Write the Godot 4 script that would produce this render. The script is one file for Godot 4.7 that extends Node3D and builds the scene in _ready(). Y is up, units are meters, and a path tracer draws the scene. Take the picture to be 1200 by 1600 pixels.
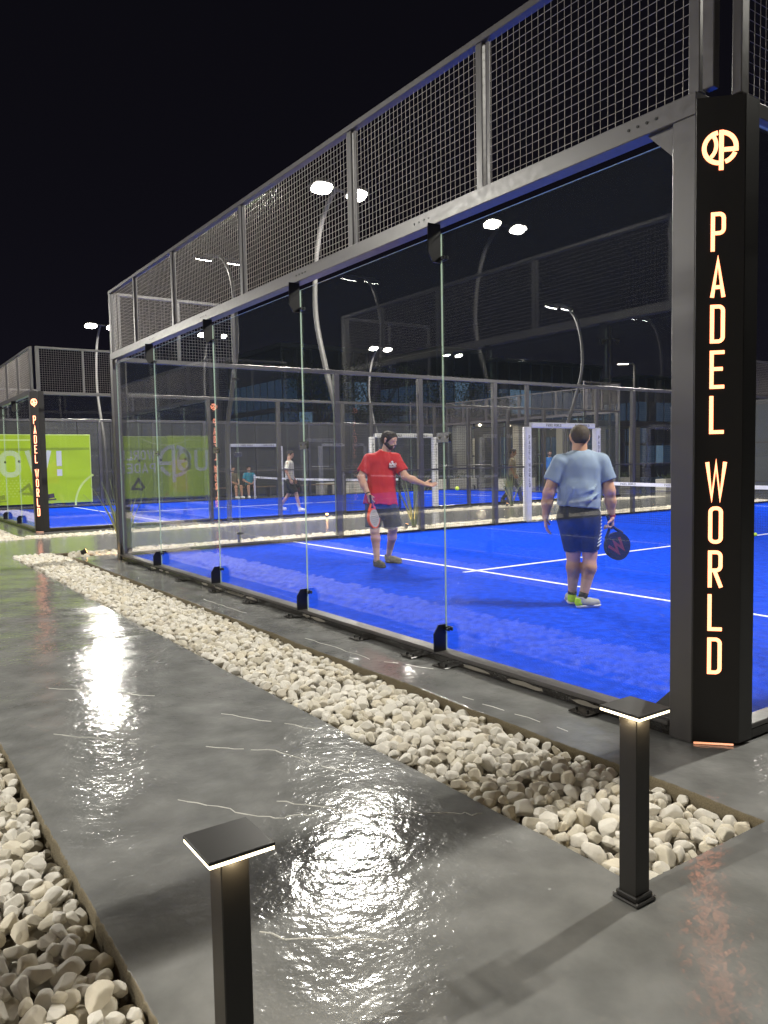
extends Node3D

# ---------------------------------------------------------------- camera, sky, exposure
func setup_view() -> void:
	var cam := Camera3D.new()
	cam.name = "camera"
	cam.fov = 66.89
	cam.near = 0.05
	cam.far = 900.0
	cam.transform = Transform3D(Basis(Vector3(0.56865, -0.01861, -0.82237), Vector3(-0.0432, 0.99769, -0.05245), Vector3(0.82145, 0.06535, 0.56653)).orthonormalized(), Vector3(2.2614, 1.4409, 3.4607))
	add_child(cam)
	cam.current = true
	var e := Environment.new()
	e.background_mode = Environment.BG_SKY
	var sky := Sky.new()
	var sm := ProceduralSkyMaterial.new()
	sm.sky_top_color = Color(0.045, 0.042, 0.062)
	sm.sky_horizon_color = Color(0.085, 0.08, 0.115)
	sm.sky_curve = 0.12
	sm.ground_bottom_color = Color(0.03, 0.03, 0.035)
	sm.ground_horizon_color = Color(0.085, 0.08, 0.115)
	sm.sky_energy_multiplier = 1.0
	sky.sky_material = sm
	e.sky = sky
	e.background_energy_multiplier = 1.0
	e.tonemap_mode = Environment.TONE_MAPPER_LINEAR
	e.tonemap_exposure = EXPOSURE
	e.sdfgi_enabled = true
	e.ssao_enabled = true
	e.ssil_enabled = true
	var we := WorldEnvironment.new()
	we.name = "environment"
	we.environment = e
	add_child(we)

const EXPOSURE := 1.0
const FLOOD := 42.0          # energy of one floodlight head
const FLOOD_COLOR := Color(1.0, 0.982, 0.935)
const CAMPOS := Vector3(2.2614, 1.4409, 3.4607)

# ---------------------------------------------------------------- mesh building
class MB:
	var v := PackedVector3Array()
	var n := PackedVector3Array()
	var c := PackedColorArray()
	var colored := false
	var xf := Transform3D()
	var tint := Color(1, 1, 1)

	func tri(p0: Vector3, p1: Vector3, p2: Vector3, n0: Vector3, n1: Vector3, n2: Vector3) -> void:
		p0 = xf * p0; p1 = xf * p1; p2 = xf * p2
		n0 = (xf.basis * n0).normalized(); n1 = (xf.basis * n1).normalized(); n2 = (xf.basis * n2).normalized()
		if (p1 - p0).cross(p2 - p0).dot(n0 + n1 + n2) > 0.0:
			var t := p1; p1 = p2; p2 = t
			t = n1; n1 = n2; n2 = t
		v.push_back(p0); v.push_back(p1); v.push_back(p2)
		n.push_back(n0); n.push_back(n1); n.push_back(n2)
		if colored:
			c.push_back(tint); c.push_back(tint); c.push_back(tint)

	func quad(a: Vector3, b: Vector3, cc: Vector3, d: Vector3, nn: Vector3) -> void:
		tri(a, b, cc, nn, nn, nn)
		tri(a, cc, d, nn, nn, nn)

	func quadn(a: Vector3, b: Vector3, cc: Vector3, d: Vector3, na: Vector3, nb: Vector3, nc: Vector3, nd: Vector3) -> void:
		tri(a, b, cc, na, nb, nc)
		tri(a, cc, d, na, nc, nd)

	# box between two corners, chamfered by ch (in the frame of xf)
	func box(lo: Vector3, hi: Vector3, ch := 0.0) -> void:
		var l := Vector3(minf(lo.x, hi.x), minf(lo.y, hi.y), minf(lo.z, hi.z))
		var h := Vector3(maxf(lo.x, hi.x), maxf(lo.y, hi.y), maxf(lo.z, hi.z))
		var ce := (l + h) * 0.5
		var hs := (h - l) * 0.5
		ch = minf(ch, minf(hs.x, minf(hs.y, hs.z)) * 0.9)
		for ax in 3:
			var b := (ax + 1) % 3
			var d := (ax + 2) % 3
			for s in [-1.0, 1.0]:
				var nn := Vector3.ZERO
				nn[ax] = s
				var q := []
				for sg in [[-1, -1], [1, -1], [1, 1], [-1, 1]]:
					var p := Vector3.ZERO
					p[ax] = s * hs[ax]
					p[b] = sg[0] * (hs[b] - ch)
					p[d] = sg[1] * (hs[d] - ch)
					q.append(ce + p)
				quad(q[0], q[1], q[2], q[3], nn)
		if ch <= 0.0:
			return
		for ax in 3:
			var b := (ax + 1) % 3
			var d := (ax + 2) % 3
			for sb in [-1.0, 1.0]:
				for sd in [-1.0, 1.0]:
					var nn := Vector3.ZERO
					nn[b] = sb
					nn[d] = sd
					nn = nn.normalized()
					var q := []
					for k in 4:
						var p := Vector3.ZERO
						p[ax] = (hs[ax] - ch) * (-1.0 if k == 0 or k == 3 else 1.0)
						p[b] = sb * (hs[b] - (0.0 if k < 2 else ch))
						p[d] = sd * (hs[d] - (ch if k < 2 else 0.0))
						q.append(ce + p)
					quad(q[0], q[1], q[2], q[3], nn)
		for sx in [-1.0, 1.0]:
			for sy in [-1.0, 1.0]:
				for sz in [-1.0, 1.0]:
					var s := Vector3(sx, sy, sz)
					var i := hs - Vector3(ch, ch, ch)
					var nn := s.normalized()
					tri(ce + s * Vector3(hs.x, i.y, i.z), ce + s * Vector3(i.x, hs.y, i.z), ce + s * Vector3(i.x, i.y, hs.z), nn, nn, nn)

	# extruded convex-or-star polygon in the local xy plane from z0 to z1
	func prism(poly: PackedVector2Array, z0: float, z1: float) -> void:
		var idx := Geometry2D.triangulate_polygon(poly)
		for i in range(0, idx.size(), 3):
			var a := poly[idx[i]]
			var b := poly[idx[i + 1]]
			var d := poly[idx[i + 2]]
			tri(Vector3(a.x, a.y, z1), Vector3(b.x, b.y, z1), Vector3(d.x, d.y, z1), Vector3(0, 0, 1), Vector3(0, 0, 1), Vector3(0, 0, 1))
			tri(Vector3(a.x, a.y, z0), Vector3(b.x, b.y, z0), Vector3(d.x, d.y, z0), Vector3(0, 0, -1), Vector3(0, 0, -1), Vector3(0, 0, -1))
		var cw := Geometry2D.is_polygon_clockwise(poly)
		for i in poly.size():
			var a := poly[i]
			var b := poly[(i + 1) % poly.size()]
			var e := b - a
			if e.length() < 1e-6:
				continue
			var nn := Vector3(e.y, -e.x, 0).normalized() * (-1.0 if cw else 1.0)
			quad(Vector3(a.x, a.y, z0), Vector3(b.x, b.y, z0), Vector3(b.x, b.y, z1), Vector3(a.x, a.y, z1), nn)

	# straight thin wire, four sides
	func wire(a: Vector3, b: Vector3, r: float) -> void:
		var d := (b - a).normalized()
		var u := d.cross(Vector3.UP if absf(d.y) < 0.9 else Vector3.RIGHT).normalized()
		var w := d.cross(u)
		var o := [u * r, w * r, u * -r, w * -r]
		for i in 4:
			var p: Vector3 = o[i]
			var q: Vector3 = o[(i + 1) % 4]
			quadn(a + p, a + q, b + q, b + p, p, q, q, p)

	# tube along points with a radius for each
	func tube(pts: Array, rad: Array, sides := 10, caps := true) -> void:
		var rings := []
		var norms := []
		var up := Vector3.UP
		var d0: Vector3 = (pts[1] - pts[0]).normalized()
		if absf(d0.y) > 0.9:
			up = Vector3.RIGHT
		for i in pts.size():
			var d: Vector3
			if i == 0:
				d = pts[1] - pts[0]
			elif i == pts.size() - 1:
				d = pts[i] - pts[i - 1]
			else:
				d = pts[i + 1] - pts[i - 1]
			d = d.normalized()
			var u := (up - d * up.dot(d)).normalized()
			up = u
			var w := d.cross(u)
			var ring := []
			var nr := []
			for k in sides:
				var a := TAU * k / sides
				var o := u * cos(a) + w * sin(a)
				ring.append(pts[i] + o * rad[i])
				nr.append(o)
			rings.append(ring)
			norms.append(nr)
		for i in pts.size() - 1:
			for k in sides:
				var j := (k + 1) % sides
				quadn(rings[i][k], rings[i][j], rings[i + 1][j], rings[i + 1][k], norms[i][k], norms[i][j], norms[i + 1][j], norms[i + 1][k])
		if caps:
			for e in [0, pts.size() - 1]:
				var nn: Vector3 = (pts[0] - pts[1]).normalized() if e == 0 else (pts[e] - pts[e - 1]).normalized()
				for k in sides:
					tri(pts[e], rings[e][k], rings[e][(k + 1) % sides], nn, nn, nn)

	func cyl(a: Vector3, b: Vector3, r: float, sides := 10) -> void:
		tube([a, b], [r, r], sides)

	# mitred stroke in the local xy plane, extruded z0..z1
	func stroke(pts: Array, wd: float, z0: float, z1: float, closed := false) -> void:
		var m := pts.size()
		var L := []
		var R := []
		for i in m:
			var p: Vector2 = pts[i]
			var dp := Vector2.ZERO
			var dn := Vector2.ZERO
			if i > 0 or closed:
				dp = (p - pts[(i - 1 + m) % m]).normalized()
			if i < m - 1 or closed:
				dn = (pts[(i + 1) % m] - p).normalized()
			if dp == Vector2.ZERO: dp = dn
			if dn == Vector2.ZERO: dn = dp
			var nn := (dp.orthogonal() + dn.orthogonal()).normalized()
			var k := clampf(nn.dot(dn.orthogonal()), 0.35, 1.0)
			L.append(p + nn * (wd * 0.5 / k))
			R.append(p - nn * (wd * 0.5 / k))
		for i in (m if closed else m - 1):
			var j := (i + 1) % m
			var a: Vector2 = L[i]; var b: Vector2 = L[j]; var cc: Vector2 = R[j]; var d: Vector2 = R[i]
			quad(Vector3(a.x, a.y, z1), Vector3(b.x, b.y, z1), Vector3(cc.x, cc.y, z1), Vector3(d.x, d.y, z1), Vector3(0, 0, 1))
			if z1 - z0 > 1e-5:
				var t := (b - a).normalized().orthogonal()
				var s := (cc - d).normalized().orthogonal()
				quad(Vector3(a.x, a.y, z0), Vector3(b.x, b.y, z0), Vector3(b.x, b.y, z1), Vector3(a.x, a.y, z1), Vector3(t.x, t.y, 0))
				quad(Vector3(d.x, d.y, z0), Vector3(cc.x, cc.y, z0), Vector3(cc.x, cc.y, z1), Vector3(d.x, d.y, z1), Vector3(-s.x, -s.y, 0))

	func sphere(ce: Vector3, r: Vector3, seg := 14) -> void:
		var rings := int(seg / 2.0)
		for i in rings:
			for k in seg:
				var q := []
				for o in [[0, 0], [0, 1], [1, 1], [1, 0]]:
					var th: float = PI * (i + o[0]) / rings
					var ph: float = TAU * (k + o[1]) / seg
					q.append(Vector3(sin(th) * cos(ph), cos(th), sin(th) * sin(ph)))
				if i == 0:
					tri(ce + r * q[0], ce + r * q[2], ce + r * q[3], q[0] / r, q[2] / r, q[3] / r)
				elif i == rings - 1:
					tri(ce + r * q[0], ce + r * q[1], ce + r * q[2], q[0] / r, q[1] / r, q[2] / r)
				else:
					quadn(ce + r * q[0], ce + r * q[1], ce + r * q[2], ce + r * q[3], q[0] / r, q[1] / r, q[2] / r, q[3] / r)

	func into(mesh: ArrayMesh, m: Material) -> void:
		if v.is_empty():
			return
		var a := []
		a.resize(Mesh.ARRAY_MAX)
		a[Mesh.ARRAY_VERTEX] = v
		a[Mesh.ARRAY_NORMAL] = n
		if colored:
			a[Mesh.ARRAY_COLOR] = c
		mesh.add_surface_from_arrays(Mesh.PRIMITIVE_TRIANGLES, a)
		mesh.surface_set_material(mesh.get_surface_count() - 1, m)

	func mesh(m: Material) -> ArrayMesh:
		var am := ArrayMesh.new()
		into(am, m)
		return am

func inst(called: String, mesh: Mesh, parent: Node, where := Transform3D()) -> MeshInstance3D:
	var o := MeshInstance3D.new()
	o.name = called
	o.mesh = mesh
	o.transform = where
	parent.add_child(o, true)
	return o

func part(called: String, mb: MB, m: Material, parent: Node) -> MeshInstance3D:
	return inst(called, mb.mesh(m), parent)

var used := {}
func numbered(called: String) -> String:
	var k: int = used.get(called, 0)
	used[called] = k + 1
	return called if k == 0 else "%s_%03d" % [called, k]

func tag(o: Node, label: String, category: String, group := "", kind := "") -> void:
	o.set_meta("label", label)
	if category: o.set_meta("category", category)
	if group: o.set_meta("group", group)
	if kind: o.set_meta("kind", kind)

func thing(called: String, label: String, category: String, group := "", where := Transform3D(), kind := "") -> Node3D:
	var o := Node3D.new()
	o.name = numbered(called)
	add_child(o)
	o.transform = where
	tag(o, label, category, group, kind)
	return o

# ---------------------------------------------------------------- materials
var M := {}
func lin(r: float, g: float, b: float) -> Color:
	return Color(r, g, b).linear_to_srgb()

func noise_tex(freq: float, octaves: int, lo: float, hi: float, size := 512, normal := false, bump := 4.0, sd := 1, kind := FastNoiseLite.TYPE_SIMPLEX_SMOOTH) -> NoiseTexture2D:
	var f := FastNoiseLite.new()
	f.noise_type = kind
	f.seed = sd
	f.frequency = freq
	f.fractal_type = FastNoiseLite.FRACTAL_FBM
	f.fractal_octaves = octaves
	var t := NoiseTexture2D.new()
	t.width = size
	t.height = size
	t.seamless = true
	t.seamless_blend_skirt = 0.12
	t.noise = f
	t.as_normal_map = normal
	t.bump_strength = bump
	if not normal:
		var g := Gradient.new()
		g.set_color(0, Color(lo, lo, lo))
		g.set_color(1, Color(hi, hi, hi))
		t.color_ramp = g
	return t

func mat(key: String, col: Color, rough: float, metal := 0.0) -> StandardMaterial3D:
	var m := StandardMaterial3D.new()
	m.resource_name = key
	m.albedo_color = col
	m.roughness = rough
	m.metallic = metal
	M[key] = m
	return m

func tri_map(m: StandardMaterial3D, per_metre: float) -> void:
	m.uv1_triplanar = true
	m.uv1_world_triplanar = true
	m.uv1_scale = Vector3.ONE * per_metre

func glow(key: String, col: Color, energy: float) -> StandardMaterial3D:
	var m := mat(key, Color(0.9, 0.9, 0.9), 0.6)
	m.emission_enabled = true
	m.emission = col
	m.emission_energy_multiplier = energy
	return m

func make_materials() -> void:
	var grain := noise_tex(0.02, 4, 0.82, 1.0)
	var fine := noise_tex(0.11, 3, 0.72, 1.0, 512, false, 4.0, 5)
	var wear := noise_tex(0.012, 5, 0.35, 0.75, 512, false, 4.0, 9)
	# epoxy-coated concrete: patchy grey, glossy, trowel waves
	var f := mat("floor_coating", lin(0.238, 0.24, 0.234), 0.2)
	f.albedo_texture = noise_tex(0.006, 5, 0.78, 1.0, 1024, false, 4.0, 21)
	f.roughness = 0.17
	f.roughness_texture = noise_tex(0.01, 4, 0.35, 1.0, 1024, false, 4.0, 33)
	f.heightmap_enabled = true
	f.heightmap_texture = noise_tex(0.022, 4, 0.0, 1.0, 1024, false, 4.0, 47)
	f.heightmap_scale = 0.19
	f.normal_enabled = true
	f.normal_texture = noise_tex(0.055, 3, 0.0, 1.0, 1024, true, 3.0, 48)
	f.normal_scale = 0.125
	f.metallic_specular = 0.6
	tri_map(f, 0.5)
	var ce := mat("raw_concrete", lin(0.24, 0.2, 0.13), 0.95)
	ce.albedo_texture = fine
	ce.heightmap_enabled = true
	ce.heightmap_texture = fine
	ce.heightmap_scale = 0.4
	tri_map(ce, 2.0)
	var so := mat("bed_soil", lin(0.16, 0.13, 0.09), 0.95)
	so.albedo_texture = fine
	tri_map(so, 1.0)
	# turf
	var t := mat("blue_turf", lin(0.002, 0.062, 0.74), 0.9)
	t.albedo_texture = noise_tex(0.018, 6, 0.76, 1.0, 1024, false, 4.0, 61)
	t.heightmap_enabled = true
	t.heightmap_texture = noise_tex(0.3, 2, 0.0, 1.0, 512, false, 4.0, 62)
	t.heightmap_scale = 0.5
	t.metallic_specular = 0.12
	tri_map(t, 0.42)
	mat("white_line", lin(0.78, 0.79, 0.8), 0.8).albedo_texture = null
	# steel
	var s := mat("dark_steel", lin(0.066, 0.06, 0.06), 0.42)
	s.roughness_texture = noise_tex(0.03, 4, 0.7, 1.0, 512, false, 4.0, 71)
	s.metallic_specular = 0.62
	tri_map(s, 1.0)
	var b := mat("base_steel", lin(0.035, 0.031, 0.028), 0.4)
	b.albedo_texture = noise_tex(0.05, 5, 0.55, 1.0, 512, false, 4.0, 73)
	b.roughness_texture = wear
	tri_map(b, 1.6)
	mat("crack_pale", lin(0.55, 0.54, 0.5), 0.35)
	mat("bare_patch", lin(0.22, 0.2, 0.17), 0.7)
	mat("fence_wire", lin(0.27, 0.245, 0.22), 0.38).metallic = 0.35
	mat("court_wire", lin(0.055, 0.052, 0.05), 0.5)
	mat("black_paint", lin(0.012, 0.011, 0.011), 0.38)
	mat("black_plate", lin(0.006, 0.006, 0.007), 0.3)
	mat("cover_paint", lin(0.013, 0.0115, 0.0105), 0.45)
	mat("steel_bolt", lin(0.55, 0.54, 0.52), 0.22, 0.9)
	mat("clamp_steel", lin(0.5, 0.5, 0.5), 0.2, 0.9)
	mat("pole_steel", lin(0.1, 0.098, 0.095), 0.45, 0.3)
	# glass
	var g := mat("glass", Color(0.7, 0.78, 0.85, 0.009), 0.0)
	g.transparency = BaseMaterial3D.TRANSPARENCY_ALPHA
	g.metallic_specular = 0.5
	mat("glass_edge", lin(0.42, 0.55, 0.42), 0.25)
	# lights
	glow("flood_face", FLOOD_COLOR, 40.0)
	glow("letter_glow", lin(1.0, 0.25, 0.085), 4.2)
	glow("led_strip", Color(1.0, 0.93, 0.76), 4.0)
	glow("far_lamp", Color(1.0, 0.97, 0.9), 12.0)
	glow("foot_glow", Color(1.0, 0.62, 0.4), 1.2)
	glow("uplight_glow", Color(1.0, 0.72, 0.4), 12.0)
	# soft things and people
	for row in [["skin", 0.5, 0.29, 0.2], ["skin_tan", 0.52, 0.29, 0.185], ["skin_dark", 0.16, 0.085, 0.05], ["hair", 0.018, 0.012, 0.009], ["hair_short", 0.05, 0.036, 0.024],
			["red_shirt", 0.62, 0.012, 0.018], ["blue_shirt", 0.3, 0.4, 0.55], ["cobalt_shirt", 0.02, 0.2, 0.6], ["white_shirt", 0.75, 0.74, 0.68], ["camo_shirt", 0.2, 0.17, 0.1], ["cyan_shirt", 0.05, 0.36, 0.5],
			["stripe_shirt", 0.3, 0.06, 0.06], ["grey_shorts", 0.05, 0.055, 0.055], ["navy_shorts", 0.012, 0.017, 0.035], ["black_shorts", 0.012, 0.012, 0.013], ["dark_trousers", 0.025, 0.024, 0.024],
			["khaki_shoe", 0.075, 0.068, 0.045], ["grey_shoe", 0.3, 0.31, 0.31], ["lime", 0.45, 0.75, 0.03], ["white_shoe", 0.7, 0.7, 0.68], ["black_sock", 0.015, 0.015, 0.015], ["white_print", 0.75, 0.7, 0.7], ["eye_dark", 0.01, 0.008, 0.007],
			["racket_orange", 0.7, 0.075, 0.02], ["racket_grey", 0.33, 0.32, 0.3], ["racket_black", 0.008, 0.01, 0.016], ["racket_red", 0.16, 0.03, 0.03], ["wristband", 0.25, 0.02, 0.03], ["brown_bag", 0.1, 0.05, 0.03]]:
		var pm := mat(row[0], lin(row[1], row[2], row[3]), 0.75)
		if row[0].begins_with("skin"):
			pm.roughness = 0.5
			pm.subsurf_scatter_enabled = true
			pm.subsurf_scatter_strength = 0.12
		elif row[0].ends_with("shirt") or row[0].ends_with("shorts"):
			pm.albedo_texture = fine
			pm.rim_enabled = true
			pm.rim = 0.25
			pm.rim_tint = 0.6
			tri_map(pm, 3.0)
	mat("ball_felt", lin(0.62, 0.85, 0.05), 0.9)
	mat("banner_green", lin(0.42, 0.62, 0.005), 0.6)
	mat("banner_grey", lin(0.62, 0.66, 0.6), 0.6)
	mat("banner_pale", lin(0.62, 0.78, 0.2), 0.6)
	mat("banner_dark", lin(0.03, 0.025, 0.035), 0.6)
	mat("banner_olive", lin(0.28, 0.42, 0.01), 0.6)
	mat("padding_white", lin(0.72, 0.72, 0.72), 0.55)
	mat("print_black", lin(0.015, 0.015, 0.015), 0.6)
	mat("net_band", lin(0.78, 0.78, 0.78), 0.7)
	mat("net_cord", lin(0.012, 0.012, 0.014), 0.8)
	var st := mat("stone", lin(0.88, 0.84, 0.755), 0.88)
	st.vertex_color_use_as_albedo = true
	st.albedo_texture = noise_tex(0.03, 4, 0.78, 1.0, 512, false, 4.0, 81)
	st.heightmap_enabled = true
	st.heightmap_texture = fine
	st.heightmap_scale = 0.25
	tri_map(st, 5.0)
	st.uv1_world_triplanar = false
	var bw := mat("boundary_cladding", lin(0.035, 0.036, 0.038), 0.6)
	bw.albedo_texture = grain
	tri_map(bw, 0.6)
	mat("column_white", lin(0.7, 0.68, 0.6), 0.7)
	mat("far_wall", lin(0.1, 0.11, 0.125), 0.6)
	mat("far_glass", lin(0.05, 0.075, 0.1), 0.12)
	mat("far_frame", lin(0.2, 0.23, 0.26), 0.5)
	mat("leaf", lin(0.045, 0.07, 0.025), 0.6)
	mat("agave_leaf", lin(0.16, 0.2, 0.1), 0.55)
	mat("bark", lin(0.06, 0.045, 0.035), 0.9)
	mat("bench_wood", lin(0.2, 0.13, 0.07), 0.6)
	mat("planter", lin(0.6, 0.58, 0.52), 0.8)
# ---------------------------------------------------------------- lettering
func arc(ce: Vector2, r: float, a0: float, a1: float, k := 6) -> Array:
	var o := []
	for i in k + 1:
		var a := deg_to_rad(lerpf(a0, a1, float(i) / k))
		o.append(ce + Vector2(cos(a), sin(a)) * r)
	return o

# strokes of one capital letter whose centre lines fill w x h
func glyph(ch: String, w: float, h: float) -> Array:
	var r := w * 0.42
	var top_bowl := [Vector2(0, h)] + arc(Vector2(w - r, h - r), r, 90, 0) + arc(Vector2(w - r, h * 0.46 + r), r, 0, -90) + [Vector2(0, h * 0.46)]
	match ch:
		"P": return [[Vector2(0, 0), Vector2(0, h)], top_bowl]
		"R": return [[Vector2(0, 0), Vector2(0, h)], top_bowl, [Vector2(w * 0.42, h * 0.46), Vector2(w, 0)]]
		"A": return [[Vector2(0, 0), Vector2(w * 0.5, h), Vector2(w, 0)], [Vector2(w * 0.16, h * 0.24), Vector2(w * 0.84, h * 0.24)]]
		"D": return [[Vector2(0, 0), Vector2(0, h)], [Vector2(0, h)] + arc(Vector2(w - r, h - r), r, 90, 0) + arc(Vector2(w - r, r), r, 0, -90) + [Vector2(0, 0)]]
		"E": return [[Vector2(w, h), Vector2(0, h), Vector2(0, 0), Vector2(w, 0)], [Vector2(0, h * 0.52), Vector2(w * 0.85, h * 0.52)]]
		"L": return [[Vector2(0, h), Vector2(0, 0), Vector2(w, 0)]]
		"W": return [[Vector2(0, h), Vector2(w * 0.26, 0), Vector2(w * 0.5, h), Vector2(w * 0.74, 0), Vector2(w, h)]]
		"N": return [[Vector2(0, 0), Vector2(0, h), Vector2(w, 0), Vector2(w, h)]]
		"U": return [[Vector2(0, h)] + arc(Vector2(r, r), r, 180, 270) + arc(Vector2(w - r, r), r, 270, 360) + [Vector2(w, h)]]
		"O":
			return [arc(Vector2(w - r, h - r), r, 0, 90) + arc(Vector2(r, h - r), r, 90, 180) + arc(Vector2(r, r), r, 180, 270) + arc(Vector2(w - r, r), r, 270, 360)]
		"S":
			var q := h * 0.25
			return [[Vector2(w, h * 0.78)] + arc(Vector2(w - r, h - r), r, 0, 90, 4) + arc(Vector2(r, h - r), r, 90, 180, 4) + [Vector2(0, h * 0.62), Vector2(w * 0.2, h * 0.52), Vector2(w * 0.8, h * 0.46), Vector2(w, h * 0.36)] + arc(Vector2(w - r, r), r, 0, -90, 4) + arc(Vector2(r, r), r, 270, 180, 4) + [Vector2(0, q)]]
		"!": return [[Vector2(w * 0.5, h), Vector2(w * 0.5, h * 0.5)], [Vector2(w * 0.5, h * 0.02), Vector2(w * 0.5, h * 0.1)]]
	return []

# adds a letter to mb in the plane of frame (x right, y up, z out); lower left corner at the origin of frame
func letter(mb: MB, ch: String, frame: Transform3D, wd: float, hg: float, st: float, z0: float, z1: float) -> void:
	mb.xf = frame
	var k := 0
	for line in glyph(ch, wd - st, hg - st):
		var pts := []
		var prev := Vector2(1e9, 1e9)
		for p in line:
			var q: Vector2 = p + Vector2(st, st) * 0.5
			if q.distance_to(prev) > 1e-4:
				pts.append(q)
			prev = q
		if ch != "O" and pts.size() > 1:      # square ends reach the letter's edge
			var e0: Vector2 = (pts[0] - pts[1]).normalized()
			var e1: Vector2 = (pts[-1] - pts[-2]).normalized()
			if ch in "PRDAELWNU!":
				if absf(e0.y) > 0.5 and (ch != "R" or k != 2): pts[0] += e0 * st * 0.5
				if absf(e1.y) > 0.5: pts[-1] += e1 * st * 0.5
				if absf(e1.x) > 0.9 and ch in "EL": pts[-1] += e1 * st * 0.5
				if absf(e0.x) > 0.9 and ch == "E" and k == 0: pts[0] += e0 * st * 0.5
		mb.stroke(pts, st, z0, z1 + k * 0.0003, ch == "O")
		k += 1
	mb.xf = Transform3D()

func logo(mb: MB, frame: Transform3D, R: float, st: float, z0: float, z1: float) -> void:
	mb.xf = frame
	var r := R - st * 0.5
	mb.stroke(arc(Vector2.ZERO, r, 98, 268, 20), st, z0, z1)
	mb.stroke([Vector2(0.08 * R, R), Vector2(0.08 * R, -1.3 * R)], st, z0, z1 + 0.0003)
	mb.stroke(arc(Vector2(0.02 * R, 0), r, 82, 0, 12) + [Vector2(0.02 * R + r, -0.13 * R), Vector2(0.22 * R, -0.13 * R)], st, z0, z1)
	mb.stroke(arc(Vector2(0.02 * R, 0), r, -22, -72, 8), st, z0, z1)
	mb.stroke(arc(Vector2(-1.12 * R, 0.16 * R), 0.92 * R, 34, -48, 10), st * 0.85, z0, z1 - 0.0003)
	mb.xf = Transform3D()

func words(mb: MB, text: String, frame: Transform3D, hg: float, z0: float, z1: float, vertical := false, squash := 0.5) -> void:
	var at := 0.0
	var wd := hg * squash
	for ch in text:
		if ch == " ":
			at += hg * (0.7 if vertical else 0.35)
			continue
		var w := wd * (1.45 if ch == "W" else 1.0)
		if vertical:
			letter(mb, ch, frame * Transform3D(Basis(), Vector3(-w * 0.5, -at - hg, 0)), w, hg, hg * 0.13, z0, z1)
			at += hg * 1.3
		else:
			letter(mb, ch, frame * Transform3D(Basis(), Vector3(at, 0, 0)), w, hg, hg * 0.15, z0, z1)
			at += w + hg * 0.16
# ---------------------------------------------------------------- courts
# a wall frame: s runs along the wall, y up, d outward from the court
class Wall:
	var o: Vector3
	var a: Vector3
	var nn: Vector3
	func at(s: float, y: float, d: float) -> Vector3:
		return o + a * s + Vector3.UP * y + nn * d
	func frame() -> Transform3D:      # may be left-handed; only used for boxes and wires
		return Transform3D(Basis(a, Vector3.UP, nn), o)

func wbox(w: Wall, mb: MB, s0: float, s1: float, y0: float, y1: float, d0: float, d1: float, ch := 0.003) -> void:
	mb.box(w.at(s0, y0, d0), w.at(s1, y1, d1), ch)

func wpart(called: String, w: Wall, boxes: Array, m: Material, parent: Node, ch := 0.003) -> MeshInstance3D:
	var mb := MB.new()
	for b in boxes:
		wbox(w, mb, b[0], b[1], b[2], b[3], b[4], b[5], ch)
	return part(called, mb, m, parent)

func wire_panel(called: String, w: Wall, s0: float, s1: float, y0: float, y1: float, m: Material, parent: Node, r := 0.002) -> void:
	var mb := MB.new()
	var ns := int(round((s1 - s0) / 0.05))
	for i in range(1, ns):
		var s := s0 + (s1 - s0) * i / ns
		mb.wire(w.at(s, y0, r), w.at(s, y1, r), r)
	var ny := int(round((y1 - y0) / 0.05))
	for i in range(1, ny):
		var y := y0 + (y1 - y0) * i / ny
		mb.wire(w.at(s0, y, -r), w.at(s1, y, -r), r)
	var o := part(called, mb, m, parent)
	o.set_meta("kind", "stuff")

func glass_pane(w: Wall, s0: float, s1: float, y0: float, y1: float, parent: Node) -> void:
	var f := MB.new()
	var e := MB.new()
	var t := 0.006
	for d in [-t, t]:
		f.quad(w.at(s0, y0, d), w.at(s1, y0, d), w.at(s1, y1, d), w.at(s0, y1, d), w.nn * signf(d))
	e.quad(w.at(s0, y0, -t), w.at(s0, y0, t), w.at(s0, y1, t), w.at(s0, y1, -t), -w.a)
	e.quad(w.at(s1, y0, -t), w.at(s1, y0, t), w.at(s1, y1, t), w.at(s1, y1, -t), w.a)
	e.quad(w.at(s0, y1, -t), w.at(s0, y1, t), w.at(s1, y1, t), w.at(s1, y1, -t), Vector3.UP)
	var am := ArrayMesh.new()
	f.into(am, M.glass)
	e.into(am, M.glass_edge)
	inst("glass_panel", am, parent)

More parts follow.
